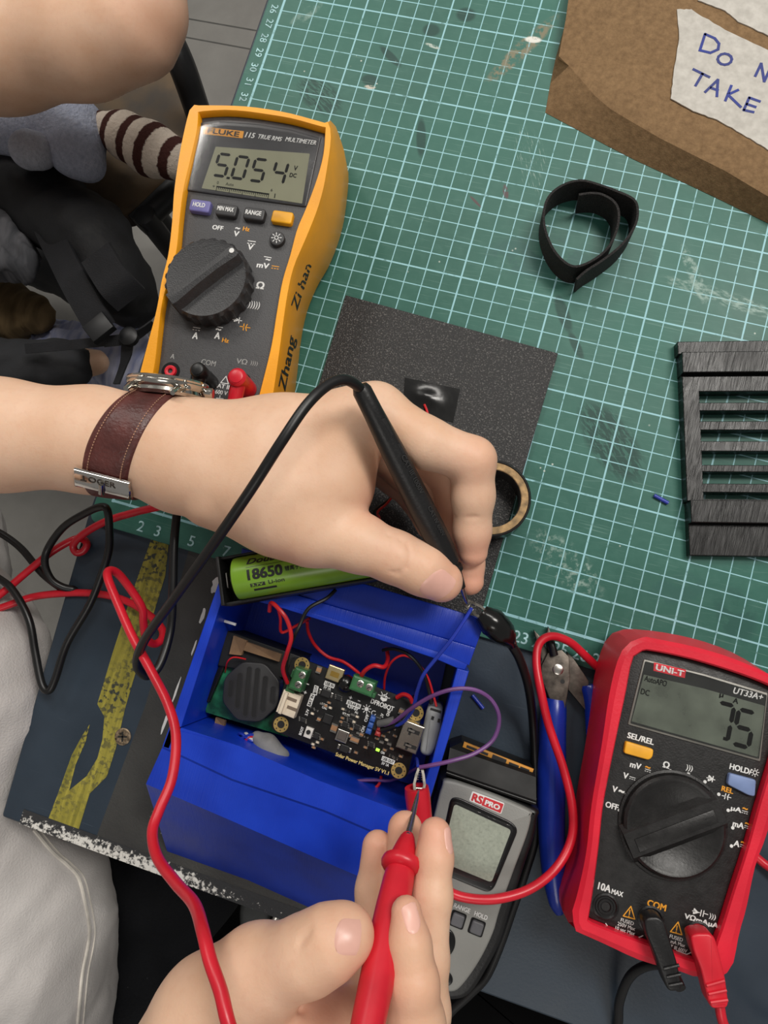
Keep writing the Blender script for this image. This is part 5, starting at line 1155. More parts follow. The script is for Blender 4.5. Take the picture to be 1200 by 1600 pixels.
# --- upper arms, neck and torso, out of frame (coarse), hidden under the shirt
FT = Field((-56, -52, -34), (-8, 26, 34), .5)
FT.chain([Q(-560, 640, 8.6, 150), (Vector((-30, 16, 10)), 5.2), (Vector((-40, 6, 22)), 6.0)], 2, 2, m=4)
FT.chain([(P(60, 1990, 10.0), rad(160, P(60, 1990, 10))), (Vector((-24, -34, 6)), 5.0), (Vector((-40, -26, 22)), 6.0)], 2, 2, m=4)
FT.chain([(Vector((-40, 6, 22)), 6), (Vector((-41, -10, 20)), 9), (Vector((-40, -26, 22)), 6)], 3, 3, m=5); FT.chain([(Vector((-41, -10, 20)), 10), (Vector((-40, -11, -6)), 11), (Vector((-38, -12, -24)), 12)], 3, 3, m=5)
VT, FTc = FT.mesh()
tint = [(th[5][0], 1.3, .45), (ix[5][0], 1.3, .5), (md[5][0], 1.2, .6), (ix[2][0], 1.2, .3), (th[3][0], 1.2, .25), (P(440, 880, 8), 1.2, .3), (P(590, 790, 8.0), 1.0, .35), (rg[3][0], 1.6, .4), (md[3][0], 1.4, .35), (pkf[3][0], 1.5, .4), (wr[0], .1, 0),
        (t2[4][0], .9, .4), (i2[4][0], .9, .45), (m2[5][0], 1.0, .55), (r2[4][0], 1.0, .5), (p2[4][0], .9, .5), (i2[2][0], .9, .3), (P(500, 1590, 12), 1.6, .4), (t2[2][0], .9, .15)]
npmesh('body', [(VA, FAc), (VB, FBc), (VT, FTc)], M['skin'], person, tint)
nail(VA, FAc, P(682, 914, 7.9), P(712, 946, 7.4) - P(670, 898, 7.7), .74, .62, (.25, -.45, .86), person)
nail(VB, FBc, P(543, 1463, 15.2), P(584, 1470, 15) - P(540, 1460, 15), .46, .38, (.2, .1, .97), person)
nail(VB, FBc, P(643, 1434, 14.4), P(634, 1400, 14.2) - P(648, 1450, 14.6), .25, .36, (.05, .1, .99), person)
nail(VB, FBc, P(697, 1310, 12.2), P(700, 1288, 12) - P(697, 1330, 12.2), .24, .34, (.7, 0, .7), person)
# --- shirt: drapes beside and below the bench edge, sleeve ends out of frame
FS = Field((-58, -52, -36), (7.5, 24, 36), .42)
FS.chain([(Vector((-41, 6, 22)), 8), (Vector((-41, -10, 21)), 12), (Vector((-41, -26, 22)), 8)], 4, 4, m=6); FS.chain([(Vector((-41, -10, 20)), 12.5), (Vector((-40, -11, -6)), 13.5), (Vector((-37, -12, -24)), 14.5)], 4, 4, m=6)
FS.chain([(Vector((-40, 6, 22)), 7.5), (Vector((-38, 10, 16)), 6.5)], 2, 3, m=6); FS.chain([(Vector((-40, -26, 22)), 7.5), (Vector((-30, -31, 12)), 7)], 2, 3, m=6)
sh = [(-100, 985, -1, 105), (-62, 1070, -1, 120), (-80, 1160, -1.5, 118), (-88, 1240, -3, 116), (-45, 1330, -6, 128), (8, 1400, -8, 138), (26, 1465, -9, 136), (20, 1530, -10, 138), (18, 1640, -12, 138)]
FS.chain([Q(*q) for q in sh], 1.5, 3.0, m=4)
FS.chain([Q(-110, 1000, -1, 120), (Vector((-30, -12, -6)), 8)], 2, 3, m=5); FS.chain([Q(10, 1600, -11, 125), (Vector((-32, -14, -16)), 10)], 2, 3, m=5)
FS.wrinkle(.2, .5, 4); FS.wrinkle(.06, 1.6, 11)
VS, FSc = FS.mesh()
def m_shirt():
    n = NT('cream_shirt'); co = n.coord(); f = n.noise(co, 900, 3); g = n.noise(co, 22, 5); n.base(n.mix(n.ramp(g, .3, .7), (196, 191, 188), (210, 206, 203))); n.set(.9, spec=.15); n.bump(n.math('ADD', n.math('MULTIPLY', f, .35), g), .5, .0022); return n.m
shirt = npmesh('shirt', [(VS, FSc)], m_shirt(), person)
bvS = BVHTree.FromPolygons(VS.tolist(), FSc.tolist())
def onto(bv, x, y, lift):
    o = Vector(CAMPOS); d = (P(x, y, 0) - o).normalized(); h = bv.ray_cast(o, d); return h[0] + h[1] * lift if h[0] else None
sm_ = mat('seam_thread', (226, 220, 210), .8, bump=.5)
for off, r in ((0, .1), (9, .05)):
    pt = [onto(bvS, x + off, y, .03) for x, y in spl([(52, 1296), (80, 1330), (105, 1352), (122, 1372), (132, 1410), (139, 1450), (136, 1480), (128, 1520), (124, 1560), (120, 1605)], 5)]
    pt = [p for p in pt if p]
    if len(pt) > 3: mesh('hem_seam', tube(pt, r, 6), sm_, shirt)
# --- trousers: seated lap under the bench edge
FL = Field((-48, -56, -75), (26, 0, -9), .7)
for y0, y1, kx in ((-34, -38, 4), (-23, -24, 1.5)):
    FL.chain([(Vector((-36, y0 + 3, -24)), 10), (Vector((-12, (y0 + y1) / 2, -21)), 10), (Vector((kx, y1, -21)), 7.6), (Vector((kx, y1, -50)), 5.8), (Vector((kx, y1, -72)), 5.0)], 2, 3, m=5)
FL.wrinkle(.25, .4, 2)
VL, FLc = FL.mesh()
def m_trous():
    n = NT('black_trousers'); co = n.coord(); f = n.noise(co, 700, 3); v = n.voro(co, 120); n.base(n.mix(n.ramp(v, .03, .06, .5, 0), n.mix(f, (14, 15, 18), (26, 27, 31)), (90, 92, 96))); n.set(.85, spec=.2); n.bump(f, .4, .001); return n.m
npmesh('trousers', [(VL, FLc)], m_trous(), person)
# ------------------------------------------------------------------ test leads
def pth(*pts, n=6): return spl3([P(*q) for q in pts], n)
def axis_tube(pts, hws, n=20): return tube(pts, hws, n)
CR = .2
# black lead of the yellow meter: plug, cable, probe in the watch hand
bL = thing('test_lead', 'black test lead with a slim black probe held in the watch-wearing hand', 'test lead', P(312, 590, 4.2))
def elbow_plug(root, cap, base, out, m_, r, zf=4.25):
    c = P(*cap); b = P(*base)
    b = Vector((c.x, c.y, zf)); mesh('plug_collar', lathe(b, (0, 0, 1), [(0, r * 1.02), (.7, r * 1.02), (.9, r * .9), (1.2, r), (c.z - zf - .1, r), (c.z - zf, r * .8)], 24), m_, root)
    mesh('plug_cap', lathe(c, (0, 0, 1), [(-.05, r * .72), (.04, r * .72), (.07, r * .55)], 24), m_, root)
    o = P(*out); s0 = Vector((c.x, c.y, c.z - .45)); mesh('plug_handle', tube([s0, s0.lerp(o, .5), o], [r * .85, r * .8, r * .7], 16), m_, root)
    return o
o1 = elbow_plug(bL, (308, 577, 6.1), (312, 590, 4.2), (300, 640, 5.2), M['black_rubber'], .38)
mesh('cable', tube(pth((300, 640, 5.1), (292, 720, 5.0), (279, 785, 4.9), (272, 850, 5.0), (270, 920, 4.8), (266, 985, 4.6), (250, 1038, 5.0), (230, 1056, 5.4), (214, 1038, 6.2), (226, 1000, 7.5), (270, 938, 9.6), (330, 855, 11.6), (390, 768, 12.8), (440, 690, 13.2), (480, 632, 13.0), (515, 600, 12.5), (542, 594, 12.0), (566, 610, 11.2), (572, 624, 10.9), n=8), CR, 12), M['black_rubber'], bL)
def probe(root, top, bot, tip, prof, m_, tipw):
    a, b, t = P(*top), P(*bot), P(*tip); L = (b - a); pts = []; rs = []
    for u, hw in prof: q = a + L * u; pts.append(q); rs.append(rad(hw, q))
    h = mesh('probe_handle', tube(pts, rs, 24), m_, root)
    mesh('probe_tip', tube([b + (t - b) * -.05, b.lerp(t, .4), b.lerp(t, .8), t], [tipw, tipw * .9, tipw * .7, tipw * .25], 14), M['steel'], root)
    return a, b, h
a, b, ph = probe(bL, (562, 603, 11.2), (722, 918, 6.3), (730, 944, 5.5), [(0, 12), (.02, 15.5), (.12, 16), (.3, 19), (.55, 20.5), (.75, 20), (.86, 17), (.865, 14), (.885, 13), (.89, 16), (.91, 16), (.915, 12), (.95, 9.5), (1, 6)], M['black_plastic'], .11)
ax = (b - a).normalized(); L = (b - a).length; toc = (Vector(CAMPOS) - a.lerp(b, .5)).normalized(); toc = (toc - ax * toc.dot(ax)).normalized(); sdx = ax.cross(toc)
for t0, t1, hw in ((.27, .52, 5), ):
    mesh('grip_ridge', obox(a.lerp(b, (t0 + t1) / 2) + (toc * .85 - sdx * .5).normalized() * .42, ax, sdx, L * (t1 - t0), .34, .09, .03), M['black_plastic'], ph)
mesh('grip_clip', obox(a.lerp(b, .19) + (toc - sdx * .45).normalized() * .4, ax, sdx, .75, .3, .12, .03), M['black_plastic'], ph)
pr_ = mat('moulded_print', (52, 52, 52), .35)
nn = (toc * .85 - sdx * .5).normalized(); text('CAT III 1000V', a.lerp(b, .41) + nn * .515, ax, nn.cross(ax), .3, pr_, ph, bold=.004); text('CAT IV 600V', a.lerp(b, .64) + nn * .535, ax, nn.cross(ax), .26, pr_, ph, bold=.004)
# red lead of the yellow meter: plug, cable round the bench, probe in the other hand
rL = thing('test_lead', 'red test lead with a fat red probe held in the lower hand', 'test lead', P(378, 597, 4.2))
elbow_plug(rL, (369, 588, 6.1), (378, 597, 4.2), (364, 640, 5.3), M['red_rubber'], .44)
mesh('cable', tube(pth((364, 640, 5.2), (350, 700, 4.9), (310, 760, 4.6), (267, 786, 3.2), (213, 800, 1.6), (167, 814, .9), (131, 834, .5), (115, 851, .2), (119, 863, .05), (130, 861, .0), (136, 850, .05), (128, 842, .0), (113, 844, .1), (80, 863, .2), (43, 893, .4), (0, 929, .8), (-70, 980, 1.5), (-90, 985, 1.5), (-60, 966, 1.2), (0, 950, .6), (50, 933, .2), (100, 927, 0), (143, 927, 0), (180, 933, .1), (213, 947, .3), (240, 967, .5), (254, 985, .8), (252, 1000, 1.2), (240, 1006, 1.6), (228, 996, 2.2), (224, 972, 2.8), (222, 950, 3.2), (205, 922, 3.8), (184, 896, 4.5), (170, 892, 5.0), (169, 905, 5.3), (185, 945, 5.8), (207, 995, 6.4), (238, 1052, 7.0), (262, 1100, 7.6), (275, 1150, 8.2), (269, 1215, 8.9), (249, 1265, 9.5), (238, 1300, 10), (246, 1340, 10.8), (275, 1380, 12.2), (303, 1412, 13.6), (317, 1455, 14.9), (328, 1500, 15.5), (345, 1550, 15.9), (360, 1610, 16.2), (400, 1720, 16), (470, 1780, 15.6), (540, 1730, 15.8), (565, 1650, 15.9), n=6), CR, 12), M['red_rubber'], rL)
a, b, ph = probe(rL, (566, 1640, 15.9), (638, 1303, 11.6), (654, 1236, 6.6), [(0, 26), (.1, 27), (.35, 28), (.6, 26.5), (.74, 24.5), (.79, 23), (.795, 28), (.81, 32), (.83, 33), (.85, 31), (.862, 22), (.88, 20.5), (.94, 15.5), (.98, 11.5), (1, 8)], M['red_rubber'], .12)

# ------------------------------------------------------------------ crocodile clip leads of the red meter
M['jaw'] = mat('jaw_steel', (120, 116, 110), .38, metal=.9, var=.15, vs=300)
def croc(root, hinge, nose, m_, w):
    h = P(*hinge); t = P(*nose); d = (t - h).normalized(); up = Vector((0, 0, 1)); up = (up - d * up.dot(d)).normalized(); s_ = d.cross(up); L = (t - h).length
    for k in (-1, 1):
        rings = []
        for u, ww, g in ((0, w, .16), (.3, w * .95, .2), (.7, w * .6, .13), (1, w * .32, .05)):
            q = h + d * L * u + s_ * k * g; rings.append([q + up * ww / 2 + s_ * k * .07, q + up * ww / 2 - s_ * k * .04, q - up * ww / 2 - s_ * k * .04, q - up * ww / 2 + s_ * k * .07])
        j = mesh('jaw', loft(rings), M['jaw'], root, angle=.4)
        for q in range(5):
            c = h + d * L * (.5 + q * .1) + s_ * k * (.14 - q * .018); mesh('tooth', lathe(c, -s_ * k, [(0, .05), (.09, .01)], 6), M['steel'], j)
    mesh('hinge_pin', tube([h - s_ * .25 + d * .1, h + s_ * .25 + d * .1], .06, 8), M['steel'], root)
bC = thing('clip_lead', 'black crocodile clip lead gripping the blue wire at the box corner', 'clip lead', P(1017, 1436, 3.5))
croc(bC, (758, 962, 5.3), (724, 938, 5.3), M['steel'], .42)
bo = pth((752, 958, 5.3), (764, 968, 5.25), (780, 982, 5.0), (793, 997, 4.6), (800, 1008, 4.2), n=3)
mesh('clip_boot', tube(bo, [rad(hw, q) for q, hw in zip(bo, (14, 16, 18, 21, 23, 22, 22, 21, 18, 15, 11, 9, 8))], 12), M['tape_black'], bC, label='crumpled glossy black boot')
mesh('cable', tube(pth((798, 1006, 4.3), (812, 1030, 3.6), (826, 1075, 2.2), (833, 1130, 1.0), (836, 1200, .2), (838, 1260, -.05), (836, 1310, 0), (820, 1365, 0), (801, 1420, 0), (782, 1475, .0), (760, 1525, .0), (735, 1552, .1), (705, 1580, .2), (688, 1605, .3), (690, 1680, 0), (800, 1760, -1), (940, 1700, -1), (964, 1610, 0), (968, 1565, .6), (985, 1525, 1.4), (1015, 1508, 2.4), (1045, 1512, 3.6), (1064, 1545, 4.4), n=7), .21, 12), M['black_rubber'], bC)
def flat_plug(root, pts, z0, z1, m_, jack):
    """right-angle plug: head over the jack, then a stepped grip traced from above"""
    l = [P(x, y, z1) for x, y in pts]; o = rnd(l, .12, 3); mesh('plug_grip', prism(o, z0, z1, .1, .05), m_, root)
    q = P(*jack); mesh('plug_shaft', disc(q, .27, 3.5, z1 - .2, .05), m_, root)
flat_plug(bC, [(1006, 1440), (1014, 1433), (1029, 1433), (1038, 1440), (1044, 1460), (1058, 1504), (1066, 1540), (1063, 1549), (1046, 1550), (1040, 1540), (1024, 1494), (1010, 1460)], 3.95, 4.75, M['black_plastic'], (1027, 1447, 4.5))
flt = [((1037, 1514), (1061, 1508)), ((1042, 1527), (1064, 1522)), ((1045, 1540), (1066, 1536))]
for p, q in flt: mesh('relief_rib', tube([P(*p, 4.76), P(*q, 4.76)], .07, 8), M['black_plastic'], bC)
rC = thing('clip_lead', 'red crocodile clip lead looping past the pliers into the red meter', 'clip lead', P(1091, 1460, 3.5))
croc(rC, (655, 1236, 5.6), (657, 1200, 5.4), M['steel'], .42)
bo = pth((651, 1230, 5.6), (652, 1255, 5.6), (655, 1285, 5.5), (662, 1330, 5.2), n=4)
mesh('clip_boot', lathe(bo[0], bo[-1] - bo[0], [(.3, .25), (0, .3), (0, .5), (.3, .53), (1.5, .5), (2.2, .4), (2.8, .25)], 20), M['red_rubber'], rC)
mesh('cable', tube(pth((660, 1325, 5.1), (672, 1360, 4.6), (700, 1392, 4.2), (735, 1404, 4.1), (780, 1404, 4.0), (830, 1388, 3.6), (870, 1355, 3.0), (893, 1310, 2.6), (894, 1260, 2.4), (880, 1200, 2.2), (858, 1135, 2.2), (845, 1080, 2.4), (838, 1035, 2.2), (843, 1005, 1.9), (862, 994, 1.6), (890, 1003, 1.2), (915, 1025, .7), (945, 1055, .1), (990, 1110, -.08), (1060, 1200, -.08), (1130, 1290, -.08), (1185, 1342, 0), (1215, 1365, .2), (1290, 1430, .4), (1300, 1560, .8), (1230, 1680, 1.5), (1165, 1655, 3.2), (1133, 1606, 4.2), (1124, 1570, 4.4), n=7), .2, 12), M['red_rubber'], rC)
flat_plug(rC, [(1079, 1464), (1088, 1459), (1109, 1459), (1117, 1465), (1122, 1480), (1134, 1530), (1139, 1568), (1136, 1576), (1113, 1577), (1108, 1568), (1095, 1515), (1084, 1487)], 3.95, 4.85, M['red_plastic'], (1102, 1470, 4.5))
for p, q in (((1104, 1540), (1132, 1532)), ((1107, 1553), (1135, 1547)), ((1110, 1566), (1137, 1562))): mesh('relief_rib', tube([P(*p, 4.86), P(*q, 4.86)], .07, 8), M['red_plastic'], rC)
# loose black lead lying at the bench corner
kL = mesh('cable', tube(pth((-40, 815, .3), (0, 833, .1), (33, 857, 0), (67, 897, -.05), (100, 921, -.05), (116, 921, -.05), (98, 917, .2), (80, 905, .5), (70, 880, .8), (76, 855, 1.0), (100, 823, 1.6), (135, 801, 2.2), (158, 792, 2.6), (168, 798, 2.7), (171, 830, 2.4), (170, 860, 2.2), (160, 895, 2), (140, 945, 1.6), (105, 1005, 1.2), (86, 1062, 1), (76, 1079, .9), (65, 1068, .9), (55, 1020, 1.0), (45, 968, 1.2), (22, 925, 1.2), (0, 905, 1.2), (-60, 870, 1), n=6), CR, 12), M['black_rubber'])
tag(kL, 'loose black cable looping over the bench corner below the watch', 'cable')

# ------------------------------------------------------------------ pliers
pl = thing('pliers', 'blue-handled wire cutters lying between the grey meter and the red meter', 'pliers', P(870, 1200, ZT)); bh = mat('blue_grip', (24, 48, 150), .25, var=.05)
hp_ = pth((868, 1092, .35), (864, 1130, .35), (862, 1190, .4), (861, 1260, .45), (863, 1330, .45), (868, 1390, .4), (874, 1428, .35), n=4)
hw_ = np.interp(np.linspace(0, 1, len(hp_)), [0, .1, .3, .5, .75, .92, 1], [15, 20, 22, 22, 19, 13, 6])
mesh('grip', tube(hp_, [rad(h, q) for h, q in zip(hw_, hp_)], 16), bh, pl)
hp2 = pth((920, 1070, .3), (926, 1100, .3), (930, 1150, .25), (938, 1190, .1), n=4); mesh('grip', tube(hp2, [.35] + [.42] * (len(hp2) - 2) + [.3], 14), bh, pl)
def plate(pts, z0, z1, name): return mesh(name, prism([P(x, y, z1) for x, y in pts], z0, z1, .04), M['dark_steel'], pl, angle=.4)
plate([(846, 1060), (846, 1040), (856, 1020), (878, 1015), (889, 1026), (891, 1060), (880, 1126), (862, 1100)], .3, .7, 'blade_plate'); plate([(886, 1018), (896, 1028), (920, 1064), (920, 1116), (888, 1078)], .0, .4, 'blade_plate')
plate([(843, 1046), (846, 1030), (838, 1000), (834, 984), (844, 994), (858, 1022)], .1, .5, 'jaw'); plate([(858, 1024), (852, 996), (857, 979), (864, 996), (872, 1018)], .1, .5, 'jaw')
mesh('return_spring', tube(pth((866, 1024, .75), (862, 1008, .8), (858, 998, .75), n=4), .2, 10), M['black_rubber'], pl)
c = P(872, 1046, .72); mesh('pivot_rivet', lathe(Vector((c.x, c.y, .65)), (0, 0, 1), [(0, .26), (.1, .26), (.13, .2)], 18), M['steel'], pl)
c = P(879, 1065, .72); mesh('plate_hole', disc(c, .11, .69, .705, n=12), M['black_ink'], pl)

# ------------------------------------------------------------------ wiring inside and around the blue box
def wire(label, m_, r, *pts): 
    o = mesh('wire', tube(pth(*pts, n=6), r, 8), m_); return tag(o, label, 'wire')
bluew = mat('blue_wire_jacket', (34, 56, 168), .35); purw = mat('purple_wire_jacket', (112, 68, 128), .4)
wire('blue jumper wire from the black clip down to the circuit board', bluew, .085, (737, 950, 5.5), (726, 968, 5.6), (706, 998, 5.7), (682, 1028, 5.6), (662, 1054, 5.4), (652, 1080, 5.0), (645, 1108, 4.6), (630, 1128, 4.3), (612, 1136, 4.1))
wire('purple jumper wire looping out over the right wall of the blue box', purw, .09, (600, 1133, 4.2), (618, 1126, 4.4), (640, 1109, 4.9), (672, 1089, 5.4), (708, 1077, 5.7), (742, 1078, 5.6), (768, 1094, 5.3), (780, 1122, 5.2), (771, 1155, 5.2), (742, 1177, 5.4), (705, 1189, 5.6), (672, 1196, 5.6), (656, 1199, 5.5))
wire('red wire from the battery holder to the left green terminal', redw, .095, (421, 955, 5.6), (424, 942, 6.0), (437, 953, 6.3), (449, 970, 6.2), (455, 996, 6.0), (448, 1022, 5.6), (442, 1046, 4.9), (449, 1067, 4.2))
wire('black wire from the battery holder to the left green terminal', blkw, .085, (524, 922, 5.3), (510, 935, 5.7), (482, 951, 6.0), (468, 978, 5.9), (456, 1003, 5.5), (449, 1030, 5.0), (448, 1050, 4.6), (454, 1062, 4.2))
wire('red wire hooked along the back wall inside the blue box', redw, .07, (434, 950, 4.6), (438, 966, 4.2), (440, 988, 3.6), (462, 978, 3.8), (484, 966, 4.2))
wire('long red wire dipping behind the micro USB socket', redw, .08, (480, 972, 4.3), (482, 988, 3.6), (492, 1008, 3.0), (512, 1026, 2.8), (536, 1034, 2.8), (556, 1048, 2.9), (566, 1058, 3.1))
wire('short thick red wire into the middle green terminal', redw, .1, (563, 1060, 4.0), (570, 1048, 4.4), (584, 1040, 4.6), (600, 1042, 4.4), (606, 1030, 3.6), (604, 1012, 3.4))
wire('thin red wire arching behind the board to the right', redw, .055, (600, 1078, 3.0), (602, 1056, 3.6), (612, 1034, 4.2), (630, 1024, 4.4), (650, 1034, 4.2), (668, 1058, 4.0), (677, 1086, 3.8), (682, 1104, 3.8))
wire('black wire arching behind the board to the grey plug', blkw, .08, (598, 1016, 3.8), (616, 1014, 4.2), (640, 1024, 4.4), (660, 1048, 4.2), (669, 1075, 3.9), (674, 1100, 3.8))
wire('red wire beside the upper right mounting hole', redw, .1, (620, 1090, 3.7), (630, 1085, 3.9), (640, 1089, 4.0), (644, 1098, 3.9))
wire('purple wire crossing below the circuit board', purw, .07, (525, 1231, 2.2), (552, 1221, 2.4), (585, 1219, 2.5), (612, 1219, 2.6), (645, 1204, 3.2), (656, 1198, 4.6))
wire('blue wire crossing below the circuit board', bluew, .07, (545, 1222, 2.0), (575, 1217, 2.2), (610, 1218, 2.2), (640, 1204, 2.4), (650, 1185, 3.6), (653, 1197, 5.0))
wire('red wire below the circuit board by the front rim', redw, .07, (548, 1243, 2.2), (570, 1240, 2.4), (590, 1228, 2.4), (596, 1212, 2.4))
gy = mat('grey_putty', (126, 126, 126), .65, var=.08, bump=.5, bs=300)
def blob(name, label, js, m_, k=.3, w=.04, cat='connector'):
    js = [Q(*q) for q in js]; lo = [min(v[i] - r for v, r in js) - .5 for i in range(3)]; hi = [max(v[i] + r for v, r in js) + .5 for i in range(3)]
    F_ = Field(lo, hi, .09); F_.chain(js, k, k); F_.wrinkle(w, 3.0, 7); V, F = F_.mesh(); t = thing(name, label, cat, js[0][0]); npmesh('housing', [(V, F)], m_, t); return t
g1 = blob('connector_bundle', 'lumpy grey wrapped connector at the front left inside the blue box', [(402, 1152, 3.4, 11), (414, 1164, 3.4, 15), (428, 1176, 3.3, 16), (438, 1182, 3.2, 12)], gy)
for k, (m_, a_) in enumerate(((bluew, (370, 1158)), (redw, (378, 1163)), (mat('white_wire', (200, 198, 194), .5), (384, 1146)), (bluew, (376, 1146)))):
    mesh('bundle_wire', tube(pth((402, 1154, 3.4), (392, 1148 + k * 3, 3.6), (a_[0], a_[1], 3.4), (a_[0] - 4, a_[1] + 8, 2.8), n=5), .07, 6), m_, g1)
g2 = thing('wire_connector', 'pale grey plug connector against the right wall inside the blue box', 'connector', P(672, 1140, ZT + .3)); gp_ = mat('connector_grey', (150, 152, 152), .5)
mesh('plug_body', prism(rnd([P(*q, 4.0) for q in ((668, 1102), (692, 1108), (688, 1140), (680, 1170), (672, 1184), (655, 1178), (660, 1140))], .25), 1.0, 4.0, .2), gp_, g2)
mesh('latch_slot', obox(P(681, 1110, 4.0), fdir, ldir, .5, .1, .012), M['black_ink'], g2); mesh('latch_slot', obox(P(676, 1122, 4.0), fdir, ldir, .12, .16, .012), M['black_ink'], g2); mesh('latch_slot', obox(P(686, 1126, 4.0), fdir, ldir, .12, .16, .012), M['black_ink'], g2)

# ------------------------------------------------------------------ wristwatch
watch = thing('wristwatch', 'wristwatch with a brown stitched leather strap and steel case on the upper wrist', 'watch', P(215, 694, 5.4))
C0, r0_ = Q(216, 695, 7.62, 76); axw = (P(300, 703, 7.4) - P(130, 687, 7.8)).normalized(); uw = Vector((0, 1, 0)); uw = (uw - axw * uw.dot(axw)).normalized(); ww = axw.cross(uw) 
if ww.z < 0: ww = -ww
def wp(phi, dr=0.0, da=0.0):
    a_ = math.radians(phi); return C0 + (uw * math.cos(a_) + ww * math.sin(a_)) * (r0_ + .1 + dr) + axw * (.85 * math.cos(a_) + .05 + da)
def wn(phi): a_ = math.radians(phi); return (uw * math.cos(a_) + ww * math.sin(a_)).normalized()
leather = mat('brown_leather', (88, 44, 40), .42, var=.12, vs=80, bump=.5, bs=700, bd=.0006); 
def strap_ring(p0, p1, w, t, n=40, m_=None, name='strap'):
    rings = []
    for k in range(n + 1):
        p = p0 + (p1 - p0) * k / n; nn = wn(p); tw = (wp(p + 1) - wp(p - 1)).normalized(); s_ = nn.cross(tw).normalized(); c = wp(p); pts = []
        for x, h in ((-1, 0), (-1, .6), (-.9, .95), (-.5, 1.08), (.5, 1.08), (.9, .95), (1, .6), (1, 0)): pts.append(c + s_ * x * w / 2 + nn * (h * t - .03))
        rings.append(pts)
    return mesh(name, loft(rings), m_ or leather, watch, angle=.8)
strap_ring(28, 215, 1.9, .24); strap_ring(150, 335, 1.75, .17)
thr = mat('strap_thread', (176, 132, 108), .8)
for s_ in (-1, 1):
    for k in range(46):
        p = 34 + k * 2.7
        if p > 158: break
        tw = (wp(p + 1) - wp(p - 1)).normalized(); sd_ = wn(p).cross(tw).normalized(); a_ = wp(p) + sd_ * s_ * .68 + wn(p) * .235; b_ = wp(p + 1.5) + sd_ * s_ * .68 + wn(p + 1.5) * .235
        mesh('stitch', tube([a_, b_], .026, 5), thr, watch)
nC = wn(8); cC = wp(4, .2, .12); st_ = mat('watch_steel', (200, 196, 188), .16, metal=1.0, var=.04); R_ = 1.72
case = mesh('case', lathe(cC - nC * .25, nC, [(0, 1.1), (.02, 1.5), (.15, 1.62), (.3, 1.58), (.42, R_), (.55, R_ + .03), (.66, R_ - .03), (.72, R_ - .2), (.7, 1.4), (.68, .2)], 48), st_, watch)
mesh('bezel', lathe(cC + nC * .4, nC, [(-.05, R_), (.02, R_ + .05), (.1, R_), (.14, R_ - .14), (.1, R_ - .2)], 48), st_, case)
mesh('dial_glass', lathe(cC + nC * .5, nC, [(0, 1.48), (.02, .1)], 40), mat('watch_dial', (60, 64, 66), .15), case)
tv = (wp(9) - wp(7)).normalized()
for s_ in (-1, 1):
    for t_ in (-1, 1):
        q = cC + axw * s_ * .98 + tv * t_ * 1.5; mesh('lug', tube([q - tv * t_ * .5 + nC * .05, q, q + tv * t_ * .4 - nC * .25], [.17, .15, .11], 10), st_, case)
mesh('crown', lathe(cC + axw * (R_ - .1) + nC * .1, axw, [(0, .14), (.1, .14), (.1, .26), (.34, .26), (.4, .2)], 18), st_, case)
for d_ in (-.75, .75): q = cC + (axw * math.cos(d_) + tv * math.sin(d_)) * (R_ - .1) + nC * .1; mesh('pusher', lathe(q, axw * math.cos(d_) + tv * math.sin(d_), [(0, .11), (.3, .11), (.34, .08)], 12), st_, case)
pb = 143; nb = wn(pb); tb = (wp(pb + 2) - wp(pb - 2)).normalized(); sb = nb.cross(tb).normalized(); 
if sb.dot(axw) < 0: sb = -sb
cb = wp(pb, .28); ez = sb.cross(tb)
buck = mesh('buckle', obox(cb, sb, tb if ez.dot(nb) > 0 else -tb, 2.25, .95, .14, .05), mat('buckle_steel', (214, 210, 204), .12, metal=1.0, var=.03), watch)
mesh('prong', tube([cb + nb * .2 - tb * .1, cb + nb * .22 + tb * .42, cb + nb * .08 + tb * .6], [.1, .12, .1], 10), st_, buck)
up_b = -tb
text('OGER', cb + nb * .145 + up_b * .12 + sb * .0, sb, up_b, .42, M['dark_steel'], buck, bold=.012); text('T', cb + nb * .145 + up_b * .12 - sb * .74, -sb, -up_b, .42, M['dark_steel'], buck, bold=.012)
for s_ in (-1, 1): mesh('buckle_side', tube([cb + sb * s_ * 1.08 + nb * .05, cb + sb * s_ * 1.08 + tb * .5 + nb * .02, wp(pb + 22, .12) + sb * s_ * .98], [.09, .1, .09], 8), st_, buck)
# ------------------------------------------------------------------ beyond the bench: chair, bag, toy, second person
def autof(chains, h, k=2.0, ko=2.0, wr=None, m=3):
    J = [[Q(*q) if len(q) == 4 else q for q in c] for c in chains]; A = [j for c in J for j in c]
    lo = [min(v[i] - r for v, r in A) - 1.5 for i in range(3)]; hi = [max(v[i] + r for v, r in A) + 1.5 for i in range(3)]
    F_ = Field(lo, hi, h)
    for c in J: F_.chain(c, k, ko, m=m)
    if wr: F_.wrinkle(*wr)
    return F_.mesh()
bkm = mat('black_metal_frame', (20, 21, 23), .45); brn = mat('brown_seat', (84, 68, 48), .7, var=.2, vs=20, bump=.3, bs=200)
ch = thing('chair', 'chair with a brown seat and black metal frame behind the yellow multimeter', 'chair', P(200, 260, -75))
zs = -33.0
mesh('seat', prism(rnd([P(*q, zs) for q in ((60, 90), (275, 70), (305, 245), (190, 345), (20, 262))], 2.5, 5), zs - 2.5, zs, .6), brn, ch)
def bar(pts, w, h=None, n=5, name='frame_bar', par=None, m_=None): return mesh(name, tube(spl3([P(*q) for q in pts], n), w, 10), m_ or bkm, par or ch)
bar(((255, 40, -24), (283, 100, -26), (306, 165, -30), (330, 240, -33)), 1.4); bar(((330, 240, -34.5), (262, 305, -34.5), (215, 352, -34.5)), 1.5)
